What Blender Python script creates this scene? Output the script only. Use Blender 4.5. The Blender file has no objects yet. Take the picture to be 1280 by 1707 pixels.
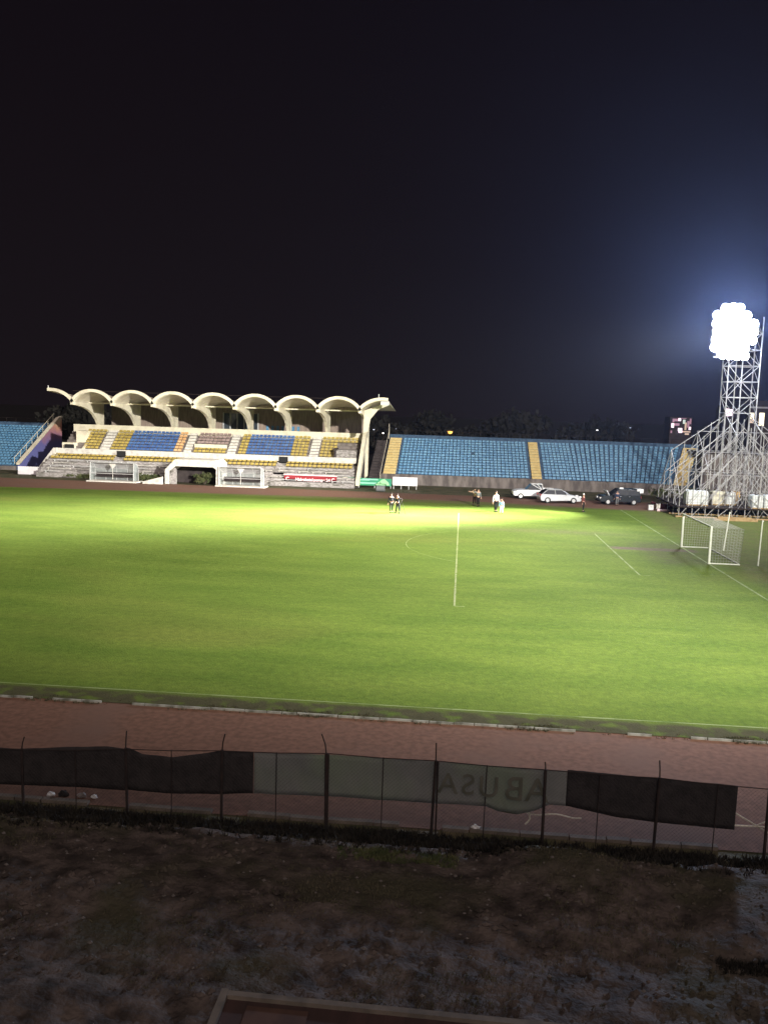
import bpy, math, random
from mathutils import Vector, Matrix, Euler
R = math.radians
rnd = random.Random(7)
scn = bpy.context.scene
col = scn.collection

# ------------------------------------------------------------------ camera
cam_d = bpy.data.cameras.new("camera")
cam = bpy.data.objects.new("camera", cam_d); col.objects.link(cam)
CAMP = Vector((-16.434, -62.109, 9.344)); YAW, PITCH, ROLL, FPX = -.0866, -.115, .0307, 1457.3
fw = Vector((math.sin(YAW)*math.cos(PITCH), math.cos(YAW)*math.cos(PITCH), math.sin(PITCH)))
rt = Vector((math.cos(YAW), -math.sin(YAW), 0)); up = rt.cross(fw)
r2 = rt*math.cos(ROLL) + up*math.sin(ROLL); u2 = -rt*math.sin(ROLL) + up*math.cos(ROLL)
M = Matrix((r2, u2, -fw)).transposed().to_4x4(); M.translation = CAMP
cam.matrix_world = M
cam_d.sensor_fit = 'VERTICAL'; cam_d.sensor_height = 24; cam_d.lens = 24*FPX/1707
cam_d.clip_start = .1; cam_d.clip_end = 3000
scn.camera = cam

# ------------------------------------------------------------------ world: night sky over a town
w = bpy.data.worlds.new("World"); scn.world = w; w.use_nodes = True
nt = w.node_tree; bg = nt.nodes['Background']
tc = nt.nodes.new('ShaderNodeTexCoord'); sx = nt.nodes.new('ShaderNodeSeparateXYZ'); cr = nt.nodes.new('ShaderNodeValToRGB')
nt.links.new(tc.outputs['Generated'], sx.inputs[0]); nt.links.new(sx.outputs['Z'], cr.inputs[0]); nt.links.new(cr.outputs[0], bg.inputs['Color'])
cr.color_ramp.elements[0].position = 0.0; cr.color_ramp.elements[0].color = (.0090, .0062, .0078, 1)
cr.color_ramp.elements[1].position = .55; cr.color_ramp.elements[1].color = (.0042, .0028, .0046, 1)
bg.inputs['Strength'].default_value = 1.0

# very soft fill added from behind the camera for the embankment and stand fronts
sl = bpy.data.lights.new("night_fill", 'SUN'); sl.energy = 1.2; sl.angle = R(70); sl.color = (1, .84, .80)
so = bpy.data.objects.new("night_fill", sl); col.objects.link(so); so.rotation_euler = (R(48), 0, R(14))

scn.view_settings.view_transform = 'Standard'; scn.view_settings.look = 'None'
scn.view_settings.exposure = 0; scn.view_settings.gamma = 1
scn.cycles.use_denoising = True
scn.cycles.volume_bounces = 0; scn.cycles.max_bounces = 5; scn.cycles.diffuse_bounces = 2
scn.cycles.transparent_max_bounces = 16

LAMPS = []
def spot(loc, target, power, size, blend=1.0, color=(1, .97, .9), rad=.8):
    l = bpy.data.lights.new("floodlight_beam", 'SPOT'); l.energy = power; l.spot_size = R(size); l.spot_blend = blend
    l.color = color; l.shadow_soft_size = rad
    o = bpy.data.objects.new("floodlight_beam", l); col.objects.link(o); o.location = loc
    o.rotation_euler = (Vector(target)-Vector(loc)).to_track_quat('-Z', 'Y').to_euler(); LAMPS.append(o)
    return o
HEAD = (9.6, 28.4, 18.4)
NEAR = (16, -52, 24)
K = 1000
spot(HEAD, (-44, -4, 0), 2900*K, 58)                 # broad pool on the left half
spot(HEAD, (-37, -1, 0), 2300*K, 42)
spot(HEAD, (-12, 20, 0), 420*K, 27, .55)             # tight pool before the box
spot(HEAD, (-50, 37, .5), 380*K, 26)                # along the far track
spot(HEAD, (-27, -8, 0), 330*K, 66, rad=2.5)        # general spill
spot(NEAR, (-32, -5, 0), 190*K, 60, rad=2)
spot(NEAR, (-45, 42, 5), 560*K, 40)                 # near right tower, outside the frame
spot(NEAR, (2, 57, 4), 380*K, 34)
spot(NEAR, (-36, 12, 0), 220*K, 60, rad=2)
spot((HEAD[0]-.6, HEAD[1]-3, HEAD[2]), (-9, -34, 80), 230*K, 150, 1, (.5, .64, 1), 1.5)   # blue spot added at the head, tilted up, to light the halo
pl_ = bpy.data.lights.new("floodlight_spill", 'POINT'); pl_.energy = 12*K; pl_.color = (.70, .80, 1); pl_.shadow_soft_size = 1.2  # point light added at the lamp head for the halo and mast
po_ = bpy.data.objects.new("floodlight_spill", pl_); col.objects.link(po_); po_.location = (9.0, 26.2, 18.4)

# ------------------------------------------------------------------ materials
def mat(name, c, rough=.85, c2=None, scale=4., detail=6., metal=0., lo=.35, hi=.65, bump=0., bscale=None, spec=.25, emit=None, es=0., alpha=1., stretch=None, c3=None, scale3=.3, coord='Object', trans=0.):
    m = bpy.data.materials.new(name); m.use_nodes = True; n = m.node_tree; b = n.nodes['Principled BSDF']
    b.inputs['Base Color'].default_value = (*c, 1); b.inputs['Roughness'].default_value = rough; b.inputs['Metallic'].default_value = metal
    b.inputs['Specular IOR Level'].default_value = spec; b.inputs['Alpha'].default_value = alpha
    if trans: b.inputs['Transmission Weight'].default_value = trans
    if emit: b.inputs['Emission Color'].default_value = (*emit, 1); b.inputs['Emission Strength'].default_value = es
    if c2 or bump:
        t = n.nodes.new('ShaderNodeTexCoord'); mp = n.nodes.new('ShaderNodeMapping'); n.links.new(t.outputs[coord], mp.inputs[0])
        if stretch: mp.inputs['Scale'].default_value = stretch
        no = n.nodes.new('ShaderNodeTexNoise'); no.inputs['Scale'].default_value = scale; no.inputs['Detail'].default_value = detail
        n.links.new(mp.outputs[0], no.inputs['Vector'])
    if c2:
        r = n.nodes.new('ShaderNodeValToRGB'); r.color_ramp.elements[0].position = lo; r.color_ramp.elements[1].position = hi
        r.color_ramp.elements[0].color = (*c, 1); r.color_ramp.elements[1].color = (*c2, 1)
        n.links.new(no.outputs['Fac'], r.inputs[0]); out = r.outputs[0]
        if c3:
            n3 = n.nodes.new('ShaderNodeTexNoise'); n3.inputs['Scale'].default_value = scale3; n3.inputs['Detail'].default_value = 5
            n.links.new(mp.outputs[0], n3.inputs['Vector'])
            r3 = n.nodes.new('ShaderNodeValToRGB'); r3.color_ramp.elements[0].position = .5; r3.color_ramp.elements[1].position = .66
            n.links.new(n3.outputs['Fac'], r3.inputs[0])
            mx = n.nodes.new('ShaderNodeMix'); mx.data_type = 'RGBA'; n.links.new(r3.outputs[0], mx.inputs[0]); n.links.new(out, mx.inputs[6]); mx.inputs[7].default_value = (*c3, 1); out = mx.outputs[2]
        n.links.new(out, b.inputs['Base Color'])
    if bump:
        nb = n.nodes.new('ShaderNodeTexNoise'); nb.inputs['Scale'].default_value = bscale or scale*3; nb.inputs['Detail'].default_value = 5
        n.links.new(mp.outputs[0], nb.inputs['Vector'])
        bp = n.nodes.new('ShaderNodeBump'); bp.inputs['Strength'].default_value = bump; bp.inputs['Distance'].default_value = .1
        n.links.new(nb.outputs['Fac'], bp.inputs['Height']); n.links.new(bp.outputs[0], b.inputs['Normal'])
    return m

MT = dict(
 verge=mat('verge_grass', (.045, .055, .02), c2=(.11, .09, .05), scale=.8, bump=.5, bscale=9),
 track=mat('track_rubber', (.125, .064, .040), c2=(.185, .095, .062), scale=5, c3=(.15, .085, .06), scale3=.25, detail=12),
 line=mat('line_paint', (.28, .31, .15), c2=(.16, .23, .045), scale=2.6, lo=.5, hi=.66),
 linef=mat('worn_line_paint', (.24, .30, .12), c2=(.12, .18, .035), scale=.9, lo=.46, hi=.66),
 kerb=mat('kerb_concrete', (.36, .36, .31), c2=(.12, .12, .09), scale=1.7, lo=.45, hi=.6),
 dirt=mat('embankment_soil', (.030, .023, .019), c2=(.11, .086, .073), scale=2.4, detail=15, c3=(.052, .047, .028), scale3=.5, bump=.5, bscale=12),
 weed=mat('weed_leaf', (.012, .011, .009), c2=(.026, .022, .015), scale=3),
 tuft=mat('dry_grass_blade', (.05, .055, .025), c2=(.12, .10, .065), scale=1.2),
 cream=mat('cream_render', (.74, .68, .52), c2=(.6, .54, .4), scale=1.1, lo=.45, hi=.7),
 creamd=mat('cream_soffit', (.78, .71, .55), c2=(.66, .58, .43), scale=1.1),
 white=mat('white_paint', (.66, .63, .56), c2=(.46, .43, .38), scale=2.5, lo=.45, hi=.7),
 concrete=mat('old_concrete', (.2, .18, .17), c2=(.42, .39, .37), scale=3.5, detail=9, c3=(.14, .13, .11), scale3=1.2, stretch=(1, 1, 2.4)),
 grey=mat('stained_wall', (.10, .085, .078), c2=(.22, .19, .17), scale=1.6, detail=9, stretch=(1, 1, .35)),
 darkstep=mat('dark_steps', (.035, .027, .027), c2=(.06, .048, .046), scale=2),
 brown=mat('brown_back_wall', (.24, .185, .15), c2=(.34, .27, .22), scale=1.5, stretch=(3, 3, .5)),
 glassd=mat('dark_window_glass', (.05, .06, .07), rough=.15, spec=.6),
 frame=mat('pale_frame', (.55, .55, .53)),
 blue=mat('blue_seat_plastic', (.06, .19, .35), rough=.45, c2=(.15, .33, .48), scale=2.6, lo=.38, hi=.62, spec=.5),
 royal=mat('royal_blue_seat_plastic', (.035, .09, .27), rough=.5, c2=(.08, .17, .37), scale=1.7, spec=.5),
 yellow=mat('yellow_seat_plastic', (.33, .24, .05), rough=.5, c2=(.50, .38, .10), scale=1.7, spec=.5),
 orange=mat('orange_seat_plastic', (.62, .33, .12), rough=.5, c2=(.7, .45, .25), scale=1.7),
 brownseat=mat('faded_brown_seat_plastic', (.24, .17, .15), rough=.6, c2=(.36, .27, .25), scale=1.7),
 ystair=mat('yellow_stair_paint', (.66, .54, .26), c2=(.58, .43, .18), scale=2.2, stretch=(1, 1, 1)),
 boardw=mat('white_board', (.85, .83, .82), c2=(.8, .74, .76), scale=1.5),
 boardr=mat('red_board', (.32, .03, .04), c2=(.24, .03, .035), scale=3),
 boardg=mat('green_board', (.06, .34, .16), c2=(.05, .26, .17), scale=.8),
 boardg2=mat('pale_green_print', (.35, .72, .36)), boardt=mat('teal_print', (.3, .62, .48)),
 pink=mat('faded_print', (.85, .62, .62)), oval=mat('pale_oval_print', (.66, .62, .48)), frameR=mat('red_frame', (.4, .12, .12)),
 galv=mat('galvanised_steel', (.30, .29, .28), rough=.55, c2=(.44, .43, .42), scale=3),
 steel=mat('dark_rusty_steel', (.018, .014, .013), c2=(.035, .024, .02), scale=6),
 wire=mat('rusty_wire', (.05, .04, .036)),
 netblack=mat('black_shade_cloth', (.020, .018, .0175), c2=(.034, .030, .029), scale=5, bump=.3, bscale=20),
 goalw=mat('goal_paint', (.82, .84, .76), c2=(.7, .74, .6), scale=4),
 net=mat('net_cord', (.5, .5, .48)),
 tank=mat('white_tank_plastic', (.78, .8, .78), c2=(.6, .64, .62), scale=2, rough=.4), tank2=mat('cream_tank_plastic', (.72, .7, .58), c2=(.6, .56, .4), scale=2),
 timber=mat('site_timber', (.42, .3, .15), c2=(.3, .2, .1), scale=6), orangeb=mat('orange_box', (.7, .42, .1)),
 black=mat('black_rubber', (.02, .02, .02)), chrome=mat('bright_trim', (.7, .7, .7), metal=.8, rough=.3),
 carw=mat('white_car_paint', (.8, .8, .78), rough=.3, spec=.5), cars=mat('silver_car_paint', (.48, .49, .5), rough=.35, metal=.3), card=mat('dark_blue_car_paint', (.008, .012, .017), rough=.25, spec=.6),
 glass=mat('car_glass', (.03, .035, .04), rough=.1, spec=.7), lampl=mat('car_lamp_glass', (.85, .85, .82), rough=.2), lampr=mat('tail_lamp', (.45, .03, .03), rough=.3),
 skin=mat('skin', (.5, .3, .22)), hair=mat('dark_hair', (.03, .022, .018)), cdark=mat('dark_cloth', (.013, .014, .016), c2=(.025, .025, .028), scale=9, spec=.1), cgrey=mat('grey_cloth', (.16, .17, .17)), cwhite=mat('white_cloth', (.78, .78, .8)),
 cblue=mat('light_blue_cloth', (.25, .48, .7)), cred=mat('dark_red_cloth', (.14, .04, .04)), cnavy=mat('navy_cloth', (.03, .045, .09)), ctan=mat('tan_cloth', (.45, .32, .22)), shoe=mat('dark_shoe', (.03, .03, .03)),
 poly=mat('greenhouse_plastic', (.33, .36, .35), rough=.3, c2=(.42, .45, .44), scale=4, alpha=.55), polyr=mat('roof_plastic', (.36, .36, .37), rough=.4, c2=(.46, .45, .45), scale=2, alpha=.8),
 leaf=mat('hedge_leaf', (.05, .07, .025), c2=(.12, .12, .05), scale=2), bark=mat('bark', (.09, .07, .055)), leafd=mat('dark_tree_leaf', (.010, .010, .008), c2=(.018, .016, .012), scale=2),
 litter=mat('litter_white', (.7, .7, .68)), stone=mat('stone', (.12, .105, .095)), hose=mat('pale_hose', (.75, .7, .58), c2=(.5, .46, .38), scale=5),
 slab=mat('weathered_edge', (.17, .14, .11), c2=(.10, .085, .068), scale=3), slabtop=mat('brown_deck', (.04, .025, .022), c2=(.06, .034, .03), scale=1.6, stretch=(3, .5, 1)), rust=mat('rust_sheet', (.09, .05, .036), c2=(.06, .034, .026), scale=3),
 bldg=mat('building_render', (.05, .04, .038), c2=(.07, .055, .05), scale=.7),
 winlit=mat('lit_window', (.8, .75, .6), emit=(1, .86, .62), es=1.6), winpink=mat('lit_pink_sign', (.8, .7, .75), emit=(1, .74, .86), es=1.7), windim=mat('dim_lit_pane', (.4, .25, .3), emit=(.8, .42, .55), es=.35), wingreen=mat('lit_pale_green', (.7, .8, .7), emit=(.75, .9, .78), es=.6), winwarm=mat('warm_lit_panel', (.7, .55, .45), emit=(1, .72, .5), es=.4),
 bulb_o=mat('sodium_bulb', (1, .6, .2), emit=(1, .40, .07), es=3.2), bulb_w=mat('white_bulb', (1, 1, 1), emit=(1, .9, .85), es=5), bulb_c=mat('cool_bulb', (1, 1, 1), emit=(.6, .7, 1), es=.6),
 lens=mat('floodlight_lens', (1, 1, 1), emit=(.93, .96, 1), es=60),
)
MT['tierdark'] = mat('shaded_tier_concrete', (.12, .10, .09), c2=(.22, .19, .17), scale=2)  # darker concrete copy; shade between the seats is in the colour
MT['darkside'] = mat('side_wall_shade', (.05, .042, .04), c2=(.08, .065, .06), scale=2)  # shade on the stand's end side put into a dark colour
def wallmat():   # colour by height: blue-violet at the foot, salmon red above, cream cap
    m = mat('coloured_end_wall', (.2, .2, .4)); n = m.node_tree; b = n.nodes['Principled BSDF']
    t = n.nodes.new('ShaderNodeTexCoord'); s = n.nodes.new('ShaderNodeSeparateXYZ'); no = n.nodes.new('ShaderNodeTexNoise'); no.inputs['Scale'].default_value = .5
    n.links.new(t.outputs['Object'], s.inputs[0]); n.links.new(t.outputs['Object'], no.inputs['Vector'])
    a = n.nodes.new('ShaderNodeMath'); a.operation = 'MULTIPLY_ADD'; n.links.new(no.outputs['Fac'], a.inputs[0]); a.inputs[1].default_value = 2.; n.links.new(s.outputs['Z'], a.inputs[2])
    d = n.nodes.new('ShaderNodeMath'); d.operation = 'DIVIDE'; d.inputs[1].default_value = 8; n.links.new(a.outputs[0], d.inputs[0])
    r = n.nodes.new('ShaderNodeValToRGB'); e = r.color_ramp.elements; e[0].position = .35; e[0].color = (.16, .17, .42, 1); e[1].position = .96; e[1].color = (.72, .62, .42, 1)
    x = e.new(.55); x.color = (.16, .15, .38, 1); x = e.new(.72); x.color = (.42, .2, .24, 1); x = e.new(.85); x.color = (.6, .3, .2, 1)
    n.links.new(d.outputs[0], r.inputs[0]); n.links.new(r.outputs[0], b.inputs['Base Color']); return m
MT['endwall'] = wallmat()

def grassmat():
    m = bpy.data.materials.new('pitch_grass'); m.use_nodes = True; n = m.node_tree; b = n.nodes['Principled BSDF']; b.inputs['Roughness'].default_value = .9; b.inputs['Specular IOR Level'].default_value = .12
    t = n.nodes.new('ShaderNodeTexCoord'); L = n.links.new
    def noise(sc, det, st=(1, 1, 1), dist=0.):
        mp = n.nodes.new('ShaderNodeMapping'); mp.inputs['Scale'].default_value = st; L(t.outputs['Object'], mp.inputs[0])
        o = n.nodes.new('ShaderNodeTexNoise'); o.inputs['Scale'].default_value = sc; o.inputs['Detail'].default_value = det; o.inputs['Distortion'].default_value = dist; L(mp.outputs[0], o.inputs['Vector']); return o.outputs['Fac']
    def ramp(f, p0, p1, c0=(0, 0, 0), c1=(1, 1, 1)):
        r = n.nodes.new('ShaderNodeValToRGB'); r.color_ramp.elements[0].position = p0; r.color_ramp.elements[1].position = p1
        r.color_ramp.elements[0].color = (*c0, 1); r.color_ramp.elements[1].color = (*c1, 1); L(f, r.inputs[0]); return r.outputs[0]
    def mix(f, a, c):
        x = n.nodes.new('ShaderNodeMix'); x.data_type = 'RGBA'; L(f, x.inputs[0]); L(a, x.inputs[6])
        if isinstance(c, tuple): x.inputs[7].default_value = (*c, 1)
        else: L(c, x.inputs[7])
        return x.outputs[2]
    def math_(op, a, v):
        x = n.nodes.new('ShaderNodeMath'); x.operation = op; x.use_clamp = op != 'SUBTRACT'
        L(a, x.inputs[0])
        if isinstance(v, (int, float)): x.inputs[1].default_value = v
        else: L(v, x.inputs[1])
        return x.outputs[0]
    base = ramp(noise(.5, 10, (.4, 1, 1)), .36, .64, (.085, .152, .018), (.14, .21, .03))
    fine = ramp(noise(7, 6), .25, .75, (.06, .10, .012), (.2, .25, .035))
    x = n.nodes.new('ShaderNodeMix'); x.data_type = 'RGBA'; x.inputs[0].default_value = .32; L(base, x.inputs[6]); L(fine, x.inputs[7]); c = x.outputs[2]
    c = mix(math_('MULTIPLY', ramp(noise(.10, 6, (.4, 1, 1), .6), .54, .74), .4), c, (.18, .17, .04))       # tired yellow-brown areas
    # worn strips: near verge and behind the goal line
    s = n.nodes.new('ShaderNodeSeparateXYZ'); L(t.outputs['Object'], s.inputs[0])
    def band(sock, lo, hi, soft):
        a = n.nodes.new('ShaderNodeMapRange'); a.interpolation_type = 'SMOOTHSTEP'; a.inputs['From Min'].default_value = lo-soft; a.inputs['From Max'].default_value = lo+soft; L(sock, a.inputs['Value'])
        d = n.nodes.new('ShaderNodeMapRange'); d.interpolation_type = 'SMOOTHSTEP'; d.inputs['From Min'].default_value = hi-soft; d.inputs['From Max'].default_value = hi+soft; d.inputs['To Min'].default_value = 1; d.inputs['To Max'].default_value = 0; L(sock, d.inputs['Value'])
        return math_('MULTIPLY', a.outputs[0], d.outputs[0])
    X, Y = s.outputs['X'], s.outputs['Y']
    nn = ramp(noise(1.6, 9), .28, .5)
    c = mix(math_('MULTIPLY', math_('MULTIPLY', band(Y, -40, -35.3, .25), nn), .95), c, (.065, .058, .03))
    c = mix(math_('MULTIPLY', math_('MULTIPLY', band(X, 1.2, 40, 1.2), nn), .55), c, (.13, .11, .05))
    c = mix(math_('MULTIPLY', math_('MULTIPLY', band(Y, 28.5, 34, 1.2), nn), .6), c, (.14, .10, .06))
    gm = math_('MULTIPLY', band(X, -5.4, .6, .4), band(Y, 1.2, 2.5, .35))
    c = mix(math_('MULTIPLY', gm, .85), c, (.17, .125, .105))                                               # trodden goalmouth
    gm2 = math_('MULTIPLY', band(X, -17, -4, 4), band(Y, 8.5, 10.5, 1.5))
    c = mix(math_('MULTIPLY', math_('MULTIPLY', gm2, nn), .45), c, (.17, .13, .09))
    gm3 = math_('MULTIPLY', band(X, -3.5, .8, 1.), band(Y, -4.5, 5.5, 1.2))
    c = mix(math_('MULTIPLY', math_('MULTIPLY', gm3, nn), .5), c, (.10, .09, .05))
    grain = ramp(noise(3.2, 9), .3, .7, (.62, .62, .62), (1.25, 1.25, 1.25)); gx = n.nodes.new('ShaderNodeMix'); gx.data_type = 'RGBA'; gx.blend_type = 'MULTIPLY'; gx.inputs[0].default_value = .5; L(c, gx.inputs[6]); L(grain, gx.inputs[7]); c = gx.outputs[2]
    L(c, b.inputs['Base Color'])
    bp = n.nodes.new('ShaderNodeBump'); bp.inputs['Strength'].default_value = .5; bp.inputs['Distance'].default_value = .05; L(noise(14, 4), bp.inputs['Height']); L(bp.outputs[0], b.inputs['Normal'])
    return m
MT['grass'] = grassmat()

def bannermat():   # translucent grey-green fabric
    m = mat('grey_green_banner_fabric', (.14, .135, .115), c2=(.22, .21, .185), scale=.9, detail=7, c3=(.18, .21, .13), scale3=.5, bump=.4, bscale=3)
    n = m.node_tree; b = n.nodes['Principled BSDF']; o = n.nodes['Material Output']
    tr = n.nodes.new('ShaderNodeBsdfTranslucent'); tr.inputs[0].default_value = (.5, .5, .46, 1); mx = n.nodes.new('ShaderNodeMixShader'); mx.inputs[0].default_value = .35
    n.links.new(b.outputs[0], mx.inputs[1]); n.links.new(tr.outputs[0], mx.inputs[2]); n.links.new(mx.outputs[0], o.inputs['Surface']); return m
MT['banner'] = bannermat()
MT['letter'] = mat('faded_dark_green_letter', (.04, .045, .03), c2=(.12, .115, .09), scale=2.5, lo=.3, hi=.6)

# ------------------------------------------------------------------ mesh builder
class MB:
    def __init__(s): s.v = []; s.f = []; s.mi = []; s.smooth = False
    def add(s, vs, fs, mi=0):
        o = len(s.v); s.v += [tuple(x) for x in vs]; s.f += [tuple(i+o for i in f) for f in fs]; s.mi += [mi]*len(fs)
    def box(s, c, d, rz=0., mi=0, rx=0., ry=0.):
        h = [x/2 for x in d]; vs = [Vector((i*h[0], j*h[1], k*h[2])) for i in (-1, 1) for j in (-1, 1) for k in (-1, 1)]
        if rz or rx or ry:
            m = Euler((rx, ry, rz)).to_matrix(); vs = [m @ v for v in vs]
        vs = [v+Vector(c) for v in vs]
        s.add(vs, [(0, 1, 3, 2), (4, 6, 7, 5), (0, 4, 5, 1), (2, 3, 7, 6), (0, 2, 6, 4), (1, 5, 7, 3)], mi)
    def b2(s, a, b, mi=0): s.box([(x+y)/2 for x, y in zip(a, b)], [abs(y-x) for x, y in zip(a, b)], mi=mi)
    def tube(s, a, b, r=.05, n=5, r2=None, mi=0):
        a = Vector(a); b = Vector(b); d = (b-a)
        if d.length < 1e-6: return
        q = d.to_track_quat('Z', 'Y'); r2 = r if r2 is None else r2
        vs = []
        for p, rr in ((a, r), (b, r2)):
            for i in range(n): t = 2*math.pi*i/n; vs.append(p + q @ Vector((rr*math.cos(t), rr*math.sin(t), 0)))
        s.add(vs, [(i, (i+1) % n, n+(i+1) % n, n+i) for i in range(n)]+[tuple(range(n))[::-1], tuple(range(n, 2*n))], mi)
    def path(s, pts, r=.03, n=6, mi=0):
        for a, b in zip(pts[:-1], pts[1:]): s.tube(a, b, r, n, mi=mi)
    def prism(s, pts, fn, a, b, mi=0):   # pts 2d polygon; fn(u,v,t)->3d ; between t=a and t=b
        n = len(pts); vs = [fn(u, v, a) for u, v in pts]+[fn(u, v, b) for u, v in pts]
        s.add(vs, [(i, (i+1) % n, n+(i+1) % n, n+i) for i in range(n)]+[tuple(range(n))[::-1], tuple(range(n, 2*n))], mi)
    def build(s, name, mats, parent=None, world=True, smooth=False, weight=True):
        me = bpy.data.meshes.new(name); v = s.v
        if parent is not None and world:
            l = parent.location; v = [(x-l.x, y-l.y, z-l.z) for x, y, z in s.v]
        me.from_pydata(v, [], s.f)
        if not isinstance(mats, (list, tuple)): mats = [mats]
        for m in mats: me.materials.append(MT[m] if isinstance(m, str) else m)
        if len(mats) > 1: me.polygons.foreach_set('material_index', s.mi)
        if smooth: me.polygons.foreach_set('use_smooth', [True]*len(me.polygons))
        me.update(); o = bpy.data.objects.new(name, me); col.objects.link(o)
        if parent is not None: o.parent = parent
        return o
def tag(o, label=None, cat=None, group=None, kind=None):
    if label: o['label'] = label
    if cat: o['category'] = cat
    if group: o['group'] = group
    if kind: o['kind'] = kind
    return o
def thing(name, label, cat, loc=(0, 0, 0), group=None, rz=0.):
    o = bpy.data.objects.new(name, None); col.objects.link(o); o.location = loc; o.rotation_euler.z = rz; o.empty_display_size = .3
    return tag(o, label, cat, group)
def copy_tree(o, parent=None):
    c = o.copy(); col.objects.link(c)
    if parent: c.parent = parent
    for ch in [x for x in o.children]: copy_tree(ch, c)
    return c
def text(ch, size, parent, loc, rz, m, off=.01):
    fc = bpy.data.curves.new('lettering', 'FONT'); fc.body = ch; fc.size = size; fc.extrude = .001; fc.align_x = 'CENTER'; fc.offset = off
    fo = bpy.data.objects.new('lettering', fc); col.objects.link(fo); bpy.context.view_layer.update()
    me = bpy.data.meshes.new_from_object(fo.evaluated_get(bpy.context.evaluated_depsgraph_get())); bpy.data.objects.remove(fo); me.materials.clear(); me.materials.append(MT[m])
    o = bpy.data.objects.new('lettering', me); col.objects.link(o); o.parent = parent; o.location = loc; o.rotation_euler = (R(90), 0, rz); return o
yz = lambda u, v, t: (t, u, v)
xy = lambda u, v, t: (u, v, t)
xz = lambda u, v, t: (u, t, v)

# ================================================================== SETTING
def sheet(name, pts, z, m, kind='structure'):
    b = MB(); b.add([(x, y, z) for x, y in pts], [tuple(range(len(pts)))]); return tag(b.build(name, m), kind=kind)
g = MB(); g.add([(-900, -900, -.03), (900, -900, -.03), (900, 1500, -.03), (-900, 1500, -.03)], [(0, 1, 2, 3)]); tag(g.build('ground', 'verge'), kind='structure')
def oval(x0, x1, y0, y1, cut=None):
    cy = (y0+y1)/2; r = (y1-y0)/2; p = []
    for i in range(49): t = -math.pi/2+math.pi*i/48; p.append((x1+r*math.cos(t), cy+r*math.sin(t)))
    for i in range(49): t = math.pi/2+math.pi*i/48; p.append((x0+r*math.cos(t), cy+r*math.sin(t)))
    return p
sheet('dark_far_ground', [(-900, 64.5), (900, 64.5), (900, 1500), (-900, 1500)], -.02, mat('far_ground_shade', (.008, .007, .006), c2=(.016, .013, .011), scale=.2))  # near-black sheet added so the far ground stays unlit
sheet('running_track', oval(-110, 3, -43.25, 38.2), -.012, 'track')
# grass infield, its far edge wanders a little
r_ = (31.2+36.4)/2; cy_ = (31.2-36.4)/2
gp = [(3+r_*math.cos(t), cy_+r_*math.sin(t)) for t in [(-math.pi/2+math.pi*i/48) for i in range(49)]]
gp = [(x, y if y < 29 or x > 8 else 29.4+.5*math.sin(x)) for x, y in gp]
x = 2.
while x > -108:
    e = 29.2+min(1, max(0, (-x-0)/14))*2.1 if x > -22 else 31.3-(-x-22)*.085
    gp.append((x, e+rnd.uniform(-.14, .14))); x -= .8
gp += [(-110+r_*math.cos(t), cy_+r_*math.sin(t)) for t in [(math.pi/2+math.pi*i/48) for i in range(3, 49)]]
sheet('grass_pitch', gp, .004, 'grass')

# pitch markings (paint: one sheet 4 mm above the grass)
m = MB()
def strip(a, b, wd=.12, z=.010, mi=1):
    a = Vector((*a, z)); b = Vector((*b, z)); d = (b-a).normalized(); nrm = Vector((-d.y, d.x, 0))*wd/2
    k = max(1, int((b-a).length/1.)); 
    for i in range(k):
        p = a.lerp(b, i/k); q = a.lerp(b, (i+1)/k); o1 = nrm*rnd.uniform(.75, 1.15)
        m.add([p-o1, q-o1, q+o1, p+o1], [(0, 1, 2, 3)], mi)
strip((0, -34), (0, 29), .13); strip((-16.5, -20.16), (-16.5, 20.16), .095, mi=0); strip((-5.5, -9.16), (-5.5, 9.16), .11)
strip((-5.5, -9.16), (-4.9, -9.16), .08); strip((-16.5, -20.16), (-16.0, -20.16), .08)
strip((-105, -35.15), (-.3, -35.15), .09)
pa = [(-11-9.15*math.cos(t), 9.15*math.sin(t)) for t in [R(-52+104*i/40) for i in range(41)]]
for a_, b_ in zip(pa[:-1], pa[1:]):
    if a_[1] > -7.3: strip(a_, b_, .055)
tag(m.build('pitch_markings', ['line', 'linef']), kind='structure')
# broken pale kerb round the infield
m = MB(); x = -110.
while x < 3:
    l = rnd.uniform(.4, 1.3)
    if rnd.random() < .93: m.box((x+l/2, -36.45+rnd.uniform(-.02, .02), .02), (l-.03, .045, .07), rz=rnd.uniform(-.008, .008))
    x += l
tag(m.build('track_kerb', 'kerb'), kind='structure')
m = MB(); x = -60.
while x < 20:
    l = rnd.uniform(.5, 1.2)
    if rnd.random() < .8: m.box((x+l/2, -43.2+rnd.uniform(-.03, .03), .015), (l-.03, .16, .08), rz=rnd.uniform(-.02, .02))
    x += l
tag(m.build('fence_kerb', 'kerb2' if 'kerb2' in MT else 'slab'), kind='structure')

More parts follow.
